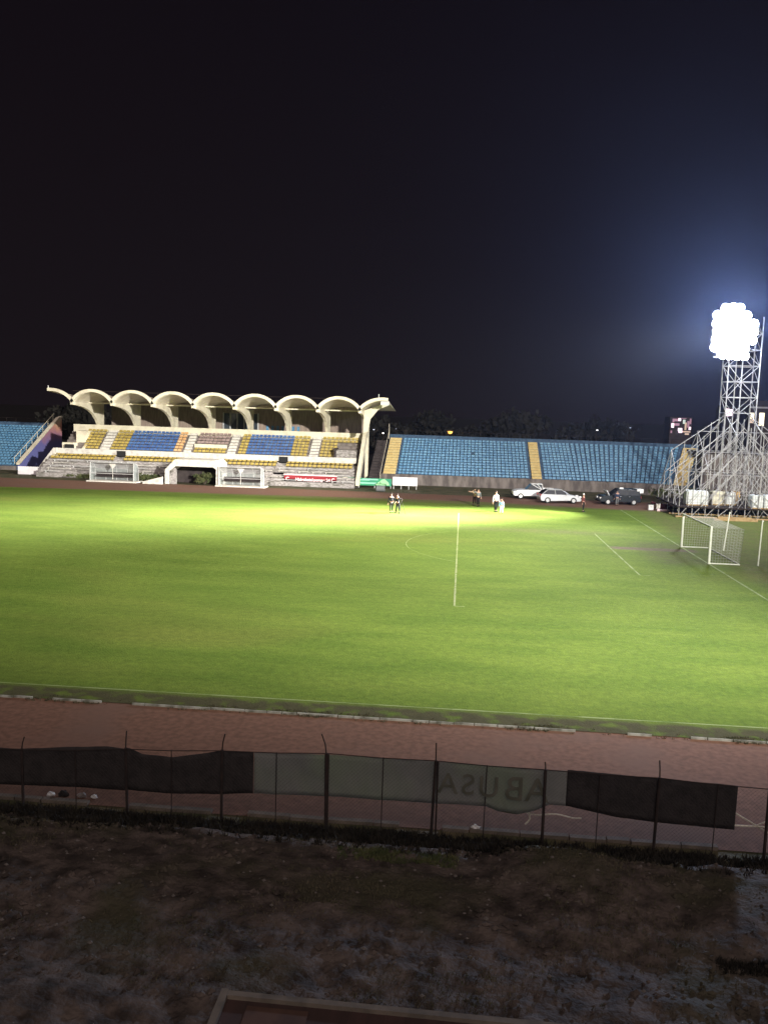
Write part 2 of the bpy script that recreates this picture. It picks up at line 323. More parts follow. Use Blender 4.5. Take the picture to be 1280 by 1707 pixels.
# embankment in front of the camera
from mathutils import noise as mn
def emb_z(x, y):
    t = max(0, (-44.0-y))
    base = .55*(1-math.exp(-t/1.3)) + .02*t
    hump = .34*math.exp(-((x+13.9)/1.7)**2-((y+45.3)/1.1)**2) - .18*math.exp(-((x+15.9)/.9)**2-((y+45.4)/1.2)**2)
    nz = .16*mn.noise(Vector((x*.35, y*.5, 3))) + .06*mn.noise(Vector((x*1.1, y*1.2, 1))) + .05*mn.noise(Vector((x*2.6, y*3.0, 7))) + .05*abs(mn.noise(Vector((x*5, y*5.5, 2)))) + .02*mn.noise(Vector((x*13, y*13, 2)))
    step = -.10*(1/(1+math.exp(-(-48.0+.3*mn.noise(Vector((x*.5, 0, 0)))-y)*9)))
    return (base+hump+step+nz)*min(1, t/.5+.05)-.01
b = MB(); nx, ny = 800, 240; X0, X1, Y0, Y1 = -48., 9., -43.9, -60.
vs = []
for j in range(ny+1):
    yy = Y0+(Y1-Y0)*(j/ny)
    for i in range(nx+1): xx = X0+(X1-X0)*i/nx; vs.append((xx, yy, emb_z(xx, yy)))
b.add(vs, [(j*(nx+1)+i, (j+1)*(nx+1)+i, (j+1)*(nx+1)+i+1, j*(nx+1)+i+1) for j in range(ny) for i in range(nx)])
tag(b.build('embankment', 'dirt', smooth=True), kind='structure')
def blades(name, label, n, area, h, m, wid=.012, dens=None, lean=.5):
    b = MB(); k = 0
    while k < n:
        x = rnd.uniform(area[0], area[1]); y = rnd.uniform(area[2], area[3])
        if dens and rnd.random() > dens(x, y): k += .15; continue
        z = emb_z(x, y) if y < -43.9 else 0
        for _ in range(5):
            a = rnd.uniform(0, 6.28); hh = h*rnd.uniform(.4, 1.2); dx = rnd.uniform(-lean, lean)*hh; dy = rnd.uniform(-lean, lean)*hh
            ox = rnd.uniform(-.05, .05); oy = rnd.uniform(-.05, .05); c, s = math.cos(a)*wid, math.sin(a)*wid
            b.add([(x+ox-c, y+oy-s, z-.02), (x+ox+c, y+oy+s, z-.02), (x+ox+dx, y+oy+dy, z+hh)], [(0, 1, 2)])
        k += 1
    return tag(b.build(name, m), label, 'grass', kind='stuff')
blades('weeds', 'dark weeds growing along the foot of the fence', 9500, (-32, -6, -45.1, -43.6), .13, 'weed', .022, lambda x, y: (1 if y > -44.25+.55*mn.noise(Vector((x*.55, 0, 4)))-.25*math.exp(-((x+15.6)/1.)**2) else .05)*(.45+.55*(mn.noise(Vector((x*1.3, y*2, 0))) > -.15)), .9)
blades('dry_grass', 'thin dry grass on the dirt embankment', 8000, (-31, -7, -50.2, -44.4), .05, 'tuft', .008, lambda x, y: max(.05, min(1, .2+2.6*mn.noise(Vector((x*.33, y*.5, 9))))), 1.)
blades('kerb_grass', 'ragged grass tufts along the pale track kerb', 1700, (-46, 0, -36.62, -36.1), .06, 'tuft', .014, lambda x, y: max(.03, mn.noise(Vector((x*.6, y*2, 5)))*2.5), .9)
blades('dark_weeds', 'dark clump of weeds on the dirt embankment at the right', 420, (-11.9, -10.4, -48.5, -48.2), .09, 'weed', .014, None, .9)
blades('green_weeds', 'patch of greener weeds on the embankment behind the fence', 900, (-18.6, -16.2, -45.6, -44.9), .07, 'leaf', .010, lambda x, y: max(.1, .6+mn.noise(Vector((x*1.5, y*2, 3)))), 1.)
# loose stones on the embankment
b = MB()
for k in range(420):
    x = rnd.uniform(-30, -8); y = rnd.uniform(-49.8, -44.6); r = rnd.uniform(.012, .05)
    z = emb_z(x, y); c = Vector((x, y, z+r*.2))
    vs = [c+Vector(d)*r*rnd.uniform(.7, 1.3) for d in ((1, 0, 0), (0, 1, 0), (-1, 0, 0), (0, -1, 0), (0, 0, .7), (0, 0, -.7))]
    b.add(vs, [(0, 1, 4), (1, 2, 4), (2, 3, 4), (3, 0, 4), (1, 0, 5), (2, 1, 5), (3, 2, 5), (0, 3, 5)])
tag(b.build('stones', 'stone'), 'loose stones scattered over the dirt embankment', 'stones', kind='stuff')

b = MB()
for k in range(3200):
    x = rnd.uniform(-31, -8); y = rnd.uniform(-50.3, -44.5); r = rnd.uniform(.015, .06)*(1.5 if mn.noise(Vector((x*.7, y, 8))) > .15 else .7)
    c = Vector((x, y, emb_z(x, y)+r*.15)); vs = [c+Vector(d)*r*rnd.uniform(.6, 1.4) for d in ((1, 0, 0), (0, 1, 0), (-1, 0, 0), (0, -1, 0), (.2, 0, .7), (0, 0, -.7))]
    b.add(vs, [(0, 1, 4), (1, 2, 4), (2, 3, 4), (3, 0, 4), (1, 0, 5), (2, 1, 5), (3, 2, 5), (0, 3, 5)])
tag(b.build('soil_clods', 'dirt'), 'rough soil clods on the dirt embankment', 'soil', kind='stuff')
# low deck with pale rim at the bottom of the picture
t = thing('low_deck', 'low brown deck with a pale weathered rim below the embankment', 'deck', (-17.2, -51.5, .55))
def deckshear(b):
    b.v = [(x-.09*(y+50.3)*0, y-(.015*(x+19.5)), z) for x, y, z in b.v]; return b
b = MB(); b.b2((-19.53, -53.6, .2), (-13.0, -50.44, .72)); deckshear(b).build('deck_top', 'slabtop', t)
b = MB(); b.b2((-19.64, -53.6, .22), (-19.532, -50.32, .8)); b.b2((-19.53, -50.438, .22), (-12.9, -50.33, .785)); deckshear(b).build('rim', 'slab', t)
b = MB(); b.b2((-19.2, -51.4, .722), (-18.3, -50.55, .735)); deckshear(b).build('rusty_plate', 'rust', t)

# ================================================================== NEAR FENCE
FY = -43.5
posts = [(-28.7, 1.75, 1.3), (-26.28, 1.6, 1.32), (-23.8, 1.9, 1.5), (-21.55, 1.98, 1.61), (-19.17, 2.14, 1.71), (-16.73, 2.1, 1.7), (-14.34, 1.83, 1.66), (-11.9, 2.02, 1.64), (-9.6, 1.9, 1.55), (-7.2, 1.9, 1.55)]
fence = thing('wire_fence', 'rusty chain link fence along the running track', 'fence', (-18, FY, 0))
for k, (x, h, rail) in enumerate(posts):
    b = MB(); lx = rnd.uniform(-.05, .05); ly = rnd.uniform(-.04, .04)
    b.tube((x-lx, FY, -.05), (x, FY+ly, rail+.02), .034, 7)
    bend = (-.12 if k in (4,) else rnd.uniform(-.03, .05))
    b.path([(x, FY+ly, rail), (x+bend*.25, FY+ly+.02, rail+(h-rail)*.5), (x+bend, FY+ly+.06, h)], .015, 5)
    if k in (4, 5): b.tube((x+.05, FY, -.05), (x+.05, FY+ly, rail), .02, 6)
    b.build('post', 'steel', fence)
b = MB()
for (xa, _, ra), (xb, _, rb) in zip(posts[:-1], posts[1:]):
    b.path([(xa, FY, ra), ((xa+xb)/2, FY, (ra+rb)/2-.02), (xb, FY, rb)], .011, 5)
b.build('top_wire', 'steel', fence)
for (xa, _, ra), (xb, _, rb) in zip(posts[:-1], posts[1:]):
    b = MB(); xm = (xa+xb)/2+rnd.uniform(-.1, .1); b.tube((xm, FY, -.02), (xm+rnd.uniform(-.03, .03), FY, (ra+rb)/2), .012, 5); b.build('slim_stay', 'steel', fence)
b = MB(); x = -29.
def railz(x):
    for (xa, _, ra), (xb, _, rb) in zip(posts[:-1], posts[1:]):
        if xa <= x <= xb: return ra+(rb-ra)*(x-xa)/(xb-xa)
    return 1.5
while x < -7.2:
    top = railz(max(-28.7, x))-.05
    b.tube((x, FY, .02), (x+top, FY, top), .0016, 3); b.tube((x+top, FY+.004, .02), (x, FY+.004, top), .0016, 3); x += .09
b.build('wire_mesh', 'wire', fence)
# banners hang on the track side of the fence
def cloth(name, label, x0, x1, top, bot, m, nx=60, nz=8, amp=.02, seed=0):
    b = MB(); vs = []
    for i in range(nx+1):
        x = x0+(x1-x0)*i/nx; zt = top(x); zb = bot(x)
        for j in range(nz+1):
            v = j/nz; vs.append((x, FY+.035+amp*mn.noise(Vector((x*2.2, v*2, seed)))+amp*.6*mn.noise(Vector((x*7, v*3, seed))), zt+(zb-zt)*v))
    b.add(vs, [(i*(nz+1)+j, (i+1)*(nz+1)+j, (i+1)*(nz+1)+j+1, i*(nz+1)+j+1) for i in range(nx) for j in range(nz)])
    o = b.build(name, m, smooth=True)
    s = o.modifiers.new('t', 'SOLIDIFY'); s.thickness = .004
    return tag(o, label, 'banner', 'cloths hung along the fence')
def lerp(tab):
    def f(x):
        if x <= tab[0][0]: return tab[0][1]
        for (a, za), (b_, zb) in zip(tab[:-1], tab[1:]):
            if x <= b_: return za+(zb-za)*(x-a)/(b_-a)
        return tab[-1][1]
    return f
cloth('shade_cloth', 'black shade cloth on the left stretch of the fence, sagging by the second post', -29, -23.79, lerp([(-29, 1.33), (-26.3, 1.33), (-25.2, 1.45), (-24.2, 1.53), (-23.9, 1.5)]), lerp([(-29, .42), (-26.8, .44), (-25, .5), (-23.9, .5)]), 'netblack', seed=1)
cloth('shade_cloth', 'black shade cloth left of the grey green banner, dipping at its top edge', -23.79, -20.83, lerp([(-23.7, 1.52), (-23.4, 1.4), (-22.7, 1.37), (-22.2, 1.47), (-21.6, 1.59), (-20.9, 1.62)]), lerp([(-23.7, .52), (-22.8, .5), (-21.6, .57), (-20.9, .64)]), 'netblack', seed=2)
cloth('shade_cloth', 'black shade cloth on the right end of the fence beyond the banner', -13.86, -10.24, lerp([(-13.8, 1.68), (-12, 1.62), (-10.2, 1.57)]), lerp([(-13.8, .85), (-12.8, .68), (-11.9, .62), (-10.2, .57)]), 'netblack', seed=3)
ban = cloth('lettered_banner', 'grey green banner with faded backwards letters in the middle of the fence', -20.82, -13.86, lerp([(-20.8, 1.6), (-19.2, 1.67), (-16.8, 1.67), (-15.5, 1.66), (-13.9, 1.65)]), lerp([(-20.8, .64), (-19.1, .7), (-17, .7), (-15.6, .72), (-15.3, .62), (-14.9, .58), (-14.5, .7), (-14.2, .86), (-13.9, .85)]), 'banner', nx=120, amp=.03, seed=4)
for ch, x, z, s in (('A', -16.45, .98, .5), ('S', -16.0, .98, .5), ('U', -15.55, .96, .5), ('B', -14.98, .92, .58), ('A', -14.5, .92, .58)):
    text(ch, s*1.35, ban, (x, FY-.012, z), R(180), 'letter', .002)
# rolled hose, sticks and litter on the track side
b = MB(); pts = []
for i in range(60):
    t_ = i/59; pts.append((-15.3+2.2*t_, FY+.18+.08*math.sin(t_*9), .62+.05*math.sin(t_*14)-.1*t_))
b.path(pts[:50], .016, 5); pts = [(-15.1+.5*math.sin(i/5.), FY+.2, .1+.55*abs(math.cos(i/9.))) for i in range(12)]; b.path(pts, .022, 5)
tag(b.build('hose', 'hose'), 'pale hose hanging along the fence under the lettered banner', 'hose')
b = MB(); b.tube((-10.2, FY+.3, .85), (-9.2, FY+.5, .25), .022, 6); b.tube((-10.3, FY+.35, .52), (-9.0, FY+.35, .55), .02, 6); b.tube((-9.7, FY+.35, .54), (-9.3, FY+.3, .8), .016, 6)
tag(b.build('stick', 'hose'), 'pale crossed sticks leaning on the fence at the right edge', 'sticks')
def lump(name, label, x, y, s, m, cat='litter', group='litter along the fence', z=None):
    b = MB(); c = Vector((x, y, (0 if z is None else z)+s*.3)); vs = []; fs = []
    for j in range(5):
        for i in range(8):
            th = math.pi*(j+.5)/5; ph = 2*math.pi*i/8; vs.append(c+Vector((math.sin(th)*math.cos(ph)*s, math.sin(th)*math.sin(ph)*s*.7, math.cos(th)*s*.6))*rnd.uniform(.65, 1.25))
    for j in range(4):
        for i in range(8): fs.append((j*8+i, (j+1)*8+i, (j+1)*8+(i+1) % 8, j*8+(i+1) % 8))
    fs += [tuple(range(8))[::-1], tuple(range(32, 40))]; b.add(vs, fs); return tag(b.build(name, m), label, cat, group)
lump('plastic_bag', 'white crumpled bag left of the dark bag at the left fence foot', -25.85, -42.95, .1, 'litter')
lump('plastic_bag', 'black crumpled bag between two pale bags at the fence foot', -25.55, -42.9, .14, 'netblack')
lump('plastic_bag', 'grey crumpled bag right of the black bag at the fence foot', -25.1, -42.9, .12, 'concrete')
lump('plastic_bag', 'small bright white bag nearest the second fence post', -24.8, -42.9, .09, 'litter')
lump('plastic_bag', 'flat white bag by the fence foot below the lettered banner', -15.78, -43.15, .13, 'litter')

# ================================================================== TERRACES
def seat_geo(b, x, y, z, a=0., s=1., mi=0, wd=.40):
    # bucket seat facing -y (rotated by a): curved pan + backrest with thickness
    c, sn = math.cos(a), math.sin(a)
    prof = [(-.2, .05), (-.18, .10), (.08, .07), (.14, .10), (.2, .30), (.24, .30), (.19, .08), (.12, .03), (-.16, .03)]
    if wd > .41: prof = [(-.17, .12), (-.16, .18), (.05, .15), (.09, .18), (.13, .38), (.17, .38), (.13, .15), (.08, .10), (-.13, .10)]
    for x0, x1 in ((-wd/2, wd/2),):
        vs = []
        for t in (x0, x1):
            for u, v in prof: vs.append((x+(t*c-u*sn)*s, y+(t*sn+u*c)*s, z+v*s))
        n = len(prof); b.add(vs, [(i, (i+1) % n, n+(i+1) % n, n+i) for i in range(n)]+[tuple(range(n))[::-1], tuple(range(n, 2*n))], mi)
    vs = [(x+(t*c-u*sn)*s, y+(t*sn+u*c)*s, z+v*s) for t in (-.05, .05) for u, v in ((-.05, .04), (.1, .04), (.12, .0), (.0, .0))]
    b.add(vs, [(0, 1, 2, 3), (7, 6, 5, 4), (0, 4, 5, 1), (1, 5, 6, 2), (2, 6, 7, 3), (3, 7, 4, 0)], mi)
seat_meshes = {}
def seat_obj(x, y, z, a, m, parent, label=None, wd=.40):
    if (m, wd) not in seat_meshes:
        b = MB(); seat_geo(b, 0, 0, 0, 0, 1., wd=wd); o = b.build('seat', m, None); seat_meshes[(m, wd)] = o.data; bpy.data.objects.remove(o)
    o = bpy.data.objects.new('seat', seat_meshes[(m, wd)]); col.objects.link(o); o.parent = parent; l = parent.location; o.location = (x-l.x, y-l.y, z-l.z); o.rotation_euler.z = a+rnd.uniform(-.03, .03)
    if label: o['label'] = label
    return o
def place_seats(lst, root, label, wd=.40):
    """lst of (x,y,z,a,material); the 100 nearest the camera become parts, the rest one 'stuff' part"""
    lst.sort(key=lambda q: (Vector(q[:3])-CAMP).length)
    for q in lst[:100]: seat_obj(*q[:4], q[4], root, wd=wd)
    ms = sorted(set(q[4] for q in lst)); b = MB()
    for q in lst[100:]: seat_geo(b, q[0]+rnd.uniform(-.015, .015), q[1], q[2], q[3]+rnd.uniform(-.03, .03), 1., ms.index(q[4]), wd)
    if len(lst) > 100: tag(b.build('seats', ms, root), label, kind='stuff')

ROWS, RD = 16, 12/16.
RZ0, RZ1 = .62, 5.35
XB, RB = -2., 36.
def bend(s, y):   # terrace coordinates -> world (straight until XB, then a bowl curve)
    if s <= XB: return s, y, 0.
    th = (s-XB)/RB; r = RB+(y-50)
    return XB+r*math.sin(th), 50-RB+r*math.cos(th), -th
def terrace(name, label, s0, s1, gaps, front, root_loc, curve=True):
    root = thing(name, label, 'grandstand', root_loc)
    fn = bend if curve else (lambda s, y: (s, y, 0.))
    b = MB(); prof = [(50, 0)]
    for k in range(ROWS):
        z = RZ0+(RZ1-RZ0)*k/(ROWS-1); prof += [(50+k*RD, z), (50+(k+1)*RD, z)]
    prof += [(62, 6.1), (62.25, 6.1), (62.25, 0)]
    ss = [s0]; 
    while ss[-1] < s1-.01: ss.append(min(s1, ss[-1]+(2. if curve and ss[-1] >= XB-.01 else (XB-ss[-1] if curve and ss[-1] < XB < s1 else s1-ss[-1]))))
    vs = []; n = len(prof)
    for s in ss:
        for y, z in prof: x_, y_, _ = fn(s, y); vs.append((x_, y_, z))
    fs = [(i*n+j, i*n+(j+1) % n, (i+1)*n+(j+1) % n, (i+1)*n+j) for i in range(len(ss)-1) for j in range(n)]+[tuple(range(n))[::-1], tuple(range((len(ss)-1)*n, len(ss)*n))]
    b.add(vs, fs); b.build('tiers', 'darkconc', root)
    # front wall, set just proud
    b = MB(); k = 0; s = s0
    while s < s1-.01:
        e = min(s1, s+2.4)
        x0, y0, _ = fn(s, 49.86); x1, y1, _ = fn(e, 49.86); x2, y2, _ = fn(e, 49.99); x3, y3, _ = fn(s, 49.99); zt = front+rnd.uniform(-.03, .03)
        b.add([(x0, y0, -.02), (x1, y1, -.02), (x2, y2, -.02), (x3, y3, -.02), (x0, y0, zt), (x1, y1, zt), (x2, y2, zt), (x3, y3, zt)], [(0, 1, 5, 4), (1, 2, 6, 5), (2, 3, 7, 6), (3, 0, 4, 7), (4, 5, 6, 7)]); s = e
    b.build('front_wall', 'grey', root)
    lst = []
    ns = int((s1-s0)/.5)
    for k in range(ROWS):
        z = RZ0+(RZ1-RZ0)*k/(ROWS-1)
        for i in range(ns):
            s = s0+.25+i*.5
            if any(a-.22 < s < c+.22 for a, c in gaps): continue
            if rnd.random() < .002: continue
            x_, y_, a_ = fn(s, 50+k*RD+.38); lst.append((x_, y_, z, a_, 'blue'))
    place_seats(lst, root, 'many light blue seats in rows')
    for a, c in gaps:
        b = MB()
        for k in range(ROWS*2):
            y0 = 50+k*RD/2; z = RZ0+(RZ1-RZ0)*(k/2)/(ROWS-1)+.12
            p = [fn(a+.02, y0), fn(c-.02, y0), fn(c-.02, y0+RD/2), fn(a+.02, y0+RD/2)]
            b.add([(q[0], q[1], z-.45) for q in p]+[(q[0], q[1], z) for q in p], [(0, 1, 5, 4), (1, 2, 6, 5), (2, 3, 7, 6), (3, 0, 4, 7), (4, 5, 6, 7)])
        b.build('stair', 'ystair', root)
    return root
MT['darkconc'] = mat('terrace_concrete', (.04, .075, .13), c2=(.07, .12, .19), scale=2.5)
tr = terrace('open_terrace', 'open terrace of light blue seats with yellow stairs right of the canopy stand', -26.7, 11.15, [(-26.6, -24.95), (-7.35, -6.05), (9.65, 11.1)], 1.35, (-5, 50, 0))
tl = terrace('open_terrace', 'open terrace of light blue seats at the left edge of the photo', -104, -75.65, [], .5, (-90, 50, 0), curve=False)
b = MB(); pl = [(50.2, 0), (50.2, .75), (61.6, 6.75), (62.6, 6.9), (62.6, 0)]; b.prism(pl, yz, -75.6, -75.25); b.build('coloured_end_wall', 'endwall', tl)
b = MB(); b.prism([(49.9, .72), (49.9, .95), (61.6, 6.95), (62.7, 7.15), (62.7, 6.9), (61.6, 6.75)], yz, -75.66, -75.19); b.build('wall_coping', 'cream', tl)
b = MB(); b.tube((-75.9, 49.8, 1.6), (-75.9, 61.5, 7.5), .04); 
for k in range(8): b.tube((-75.9, 50+k*1.6, .8+k*.82), (-75.9, 50+k*1.6, 1.7+k*.82), .03)
b.build('handrail', 'cream', tl)
# back fence posts on the terraces
for root, s0, s1, fn in ((tr, -26, 11, bend), (tl, -103, -76, lambda s, y: (s, y, 0))):
    b = MB(); s = s0; prev = None
    while s < s1:
        x, y, _ = fn(s, 62.12); b.tube((x, y, 6.0), (x, y, 6.75), .03)
        if prev: b.tube(prev, (x, y, 6.7), .02)
        prev = (x, y, 6.7); s += 1.5
    b.build('back_railing', 'steel', root)
# passage between canopy stand and right terrace; shade put into the step colour
pz = thing('dark_stairway', 'dark unlit stairway between the canopy stand and the first yellow stair', 'stairway', (-27.6, 50, 0))
b = MB()
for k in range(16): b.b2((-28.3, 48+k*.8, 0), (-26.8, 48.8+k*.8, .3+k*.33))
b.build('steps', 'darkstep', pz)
b = MB(); b.tube((-26.75, 61, 5.5), (-26.75, 61, 7.6), .05); b.tube((-26.75, 49.5, .4), (-26.75, 49.5, 1.5), .04); b.tube((-26.75, 49.5, 1.5), (-26.75, 61, 6.6), .035); b.build('handrail', 'cream', pz)

# ================================================================== CANOPY STAND
cs = thing('canopy_stand', 'cream grandstand under a scalloped concrete canopy of seven vaults', 'grandstand', (-48, 46, 0))
VX = [-64.25, -59.2, -54.12, -49.06, -43.98, -38.9, -33.82, -28.72]
ZV, RISE = 9.2, 1.36
YF, YB = 41.9, 51.6
XL, XR = -67.7, -28.9
# lower tier
b = MB(); prof = [(41.4, 0)]
NL = 7
for k in range(NL): z = .55+k*.31; prof += [(41.4+k*.6, z), (41.4+(k+1)*.6, z)]
prof += [(45.6, 0)]
b.prism(prof, yz, XL-.9, XR-.2); b.build('lower_tier', 'concrete', cs)
# bench slats left on the bare rows
for k in range(5):
    z = .55+k*.31; x = XL
    while x < XR-1:
        l = rnd.uniform(.8, 3.2)
        if rnd.random() < .72 and not (-51.8 < x < -43.5 and k < 4): b = MB(); b.b2((x, 41.7+k*.6, z+.16), (min(x+l, XR-.4), 41.93+k*.6, z+.21)); b.b2((x+.1, 41.75+k*.6, z-.01), (x+.2, 41.88+k*.6, z+.161)); b.build('bench', 'white' if k % 2 else 'frame', cs)
        x += l+rnd.uniform(.1, .9)
# upper tier
NU = 8; UD = 3.84/NU; UZ0, UZ1 = 3.0, 5.45
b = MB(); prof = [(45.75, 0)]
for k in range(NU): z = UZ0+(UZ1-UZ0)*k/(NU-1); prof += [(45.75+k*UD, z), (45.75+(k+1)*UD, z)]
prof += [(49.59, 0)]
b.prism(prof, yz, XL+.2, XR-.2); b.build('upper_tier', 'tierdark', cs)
# parapet between the tiers, with stair gaps; sloping left end
b = MB(); b.b2((XL-.1, 45.35, 2.75), (XR-.5, 45.6, 3.42)); b.build('middle_parapet', 'white', cs)
b = MB(); b.prism([(XL-.1, 2.8), (XL-.1, 3.42), (XL-.5, 3.42), (-70.1, 1.0), (-70.1, .2), (-69.7, .2)], lambda u, v, t: (u, t, v), 45.2, 45.6); b.prism([(XL-.1, 0), (XL-.1, 2.7), (-69.4, .4), (-69.4, 0)], lambda u, v, t: (u, t, v), 45.45, 45.6); b.build('stair_parapet', 'white', cs)
# top wall behind the upper seats
b = MB(); b.b2((XL+.2, 49.6, 0), (XR-.3, 49.85, 6.4)); b.build('top_wall', 'cream', cs)
b = MB(); b.b2((XL+.2, 49.86, 5.7), (XR-.3, 54.39, 5.9)); b.build('concourse_floor', 'concrete', cs)
b = MB(); b.b2((XL+3.4, 54.4, 5.4), (XR-.3, 54.65, 9.4)); b.build('back_wall', 'brown', cs)
for k in range(5):
    x = -48.6+k*.95; b = MB(); b.b2((x, 54.3, 6.2), (x+.75, 54.39, 8.4)); b.build('window', 'glassblue' if 'glassblue' in MT else 'glassd', cs)
b = MB()
for k in range(6): x = -48.68+k*.95; b.b2((x-.04, 54.2, 6.1), (x+.1, 54.41, 8.5))
b.build('window_frame', 'frame', cs)
b = MB()
for k in range(7): b.b2((-42.8+k*.7, 54.34, 5.7), (-42.45+k*.7, 54.39, 6.9))
b.build('blue_panel', 'blue', cs)
# vaults
def arc(x0, x1, k, n=18):
    mid = (x0+x1)/2; hw = (x1-x0)/2; out = []
    for i in range(n+1):
        u = -1+2*i/n; z = ZV+RISE*(max(0, 1-abs(u)**2.15))**.82; out.append((mid+hw*u, z))
    return out
def vault(pts, y0, y1, th, name, m, f0=1., f1=1.):
    b = MB(); n = len(pts); top = []
    for i, (x, z) in enumerate(pts):
        a = pts[max(0, i-1)]; c = pts[min(n-1, i+1)]; dx, dz = c[0]-a[0], c[1]-a[1]; l = math.hypot(dx, dz); top.append((x-dz/l*th, z+dx/l*th))
    poly = pts+top[::-1]; vs = [(x, y0, ZV+(z-ZV)*f0) for x, z in poly]+[(x, y1, ZV+(z-ZV)*f1) for x, z in poly]; N = len(poly)
    fs = [(i, (i+1) % N, N+(i+1) % N, N+i) for i in range(N)]
    for i in range(n-1):
        fs.append((i, N-1-i, N-2-i, i+1)); fs.append((N+i, N+i+1, N+N-2-i, N+N-1-i))
    b.add(vs, fs); return b.build(name, m, cs)
def halfpts(i):
    if i == 'L': p = arc(VX[0]-5.5, VX[0], 0); return [q for q in p if q[0] > VX[0]-3.3]
    p = arc(VX[-1], VX[-1]+5.4, 0); return [q for q in p if q[0] < VX[-1]+3.45]
shapes = [halfpts('L')]+[arc(a+.08, c-.08, 0) for a, c in zip(VX[:-1], VX[1:])]+[halfpts('R')]
for p in shapes:
    vault(p, YF+.35, YB+3, .12, 'vault_shell', 'creamd', .97, .12)
    vault(p, YF, YF+.347, .36, 'vault_rim', 'cream')
for a, c in zip(VX[:-1], VX[1:]):
    b = MB(); b.b2((a+.1, 46.6, ZV-.05), (c-.1, 46.75, ZV+.1)); b.build('tie_bar', 'cream', cs)
    b = MB(); p = arc(a+.16, c-.16, 0); b.prism([(x, ZV+(z-ZV)*.40-.05) for x, z in p], lambda u, v, t: (u, t, v), 49.6, 49.7); b.build('vault_shade_panel', 'brown', cs)  # brown panel added to carry the shade inside the vault
# curved brackets and columns under each valley
for k, x in enumerate(VX):
    wd = .17
    prof = [(YF+.1, ZV+.12), (YF+.1, ZV-.22), (43.5, ZV-.34), (45.2, ZV-.55), (46.8, ZV-.92), (48.1, ZV-1.45), (49.1, ZV-2.15), (49.7, ZV-2.8), (49.95, 5.95), (50.68, 5.95), (50.68, ZV+.12)]
    b = MB(); b.prism(prof, yz, x-wd, x+wd); b.build('bracket', 'cream', cs)
    b = MB(); b.b2((x-wd-.03, 50.7, 0), (x+wd+.03, 51.3, ZV+.1)); b.build('column', 'cream', cs)
# right end fin sloping down beside the seats
b = MB(); b.prism([(49.6, 9.0), (49.6, 6.3), (47.4, 4.1), (43.4, .9), (42.4, .3), (41.9, .3), (41.9, 1.0), (46.6, 4.9), (48.6, 6.6), (48.9, 9.0)], yz, XR-.1, XR+.34); b.build('end_fin', 'cream', cs)
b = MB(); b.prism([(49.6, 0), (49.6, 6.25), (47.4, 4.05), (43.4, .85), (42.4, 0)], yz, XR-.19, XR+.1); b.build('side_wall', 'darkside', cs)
# outer flare under the right tip
b = MB(); b.prism([(VX[-1]+.2, ZV-2.6), (VX[-1]+.2, ZV+.1), (VX[-1]+3.2, ZV+1.25), (VX[-1]+3.2, ZV+.85), (VX[-1]+1.9, ZV+.25), (VX[-1]+1.0, ZV-.9), (VX[-1]+.75, ZV-2.4)], lambda u, v, t: (u, t, v), 44.6, 45.0); b.build('end_bracket', 'cream', cs)
b = MB(); b.box((VX[-1]+3.0, YF-.1, ZV+1.05), (1.0, .5, .45)); b.tube((VX[-1]+2.2, YF+.2, ZV+1.5), (VX[-1]+2.2, YF+.2, ZV+2.1), .06); b.build('roof_lamp', 'frame', cs)
b = MB(); b.tube((VX[0]-3.0, YF+.2, ZV+1.5), (VX[0]-3.0, YF+.2, ZV+2.0), .07); b.build('roof_finial', 'frame', cs)
# long roof edge beam seen between the arches
b = MB(); b.tube((VX[0]-1.2, 45, ZV+1.5), (VX[-1]-1, 45, ZV+1.45), .035); b.build('roof_cable', 'steel', cs)
# aisles
ais = [(-64.55+.35, .75), (-53.85, .8), (-45.3-.35, .75), (-35.0, .8)]
AIS = [(-62.6, -61.4), (-51.6, -50.7), (-46.0, -45.0), (-35.5, -34.4)]
for a, c in AIS:
    b = MB()
    for k in range(NU*2):
        z = UZ0+(UZ1-UZ0)*(k/2)/(NU-1)+.1; b.b2((a, 45.76+k*UD/2, z-.35), (c, 45.74+(k+1)*UD/2, z))
    b.build('aisle_stair', 'white', cs)
# seats, upper tier
def ucol(x, k):
    if x < -62.6: return 'yellow'
    if x < -59.4: return 'yellow'
    if x < -53.0: return 'royal'
    if x < -51.6: return 'orange'
    if x < -46: return 'yellow' if k < 3 else 'brownseat'
    if x < -43.6: return 'yellow'
    if x < -38.0: return 'royal'
    if x < -35.5: return 'yellow'
    return 'yellow'
lst = []
x = XL+2.5
while x < XR-.6:
    for k in range(NU):
        if any(a-.2 < x < c+.2 for a, c in AIS): continue
        if x < -64.9 and k < 6: continue
        if x > -32.2 and k < 6: continue
        if -50.7 < x < -46 and k == 3: continue
        lst.append((x, 45.75+k*UD+.33, UZ0+(UZ1-UZ0)*k/(NU-1), 0., ucol(x, k)))
    x += .52
# seats, two rows above the bare benches
x = XL-.4
while x < XR-.8:
    for k in (5, 6):
        if any(a < x < c for a, c in ((-60.2, -58.8), (-39.4, -37.9))): continue
        lst.append((x, 41.4+k*.6+.3, .55+k*.31+(.05 if k == 6 else 0), 0., 'yellow'))
    x += .56
place_seats(lst, cs, 'many yellow, blue and faded brown seats in rows', wd=.43)
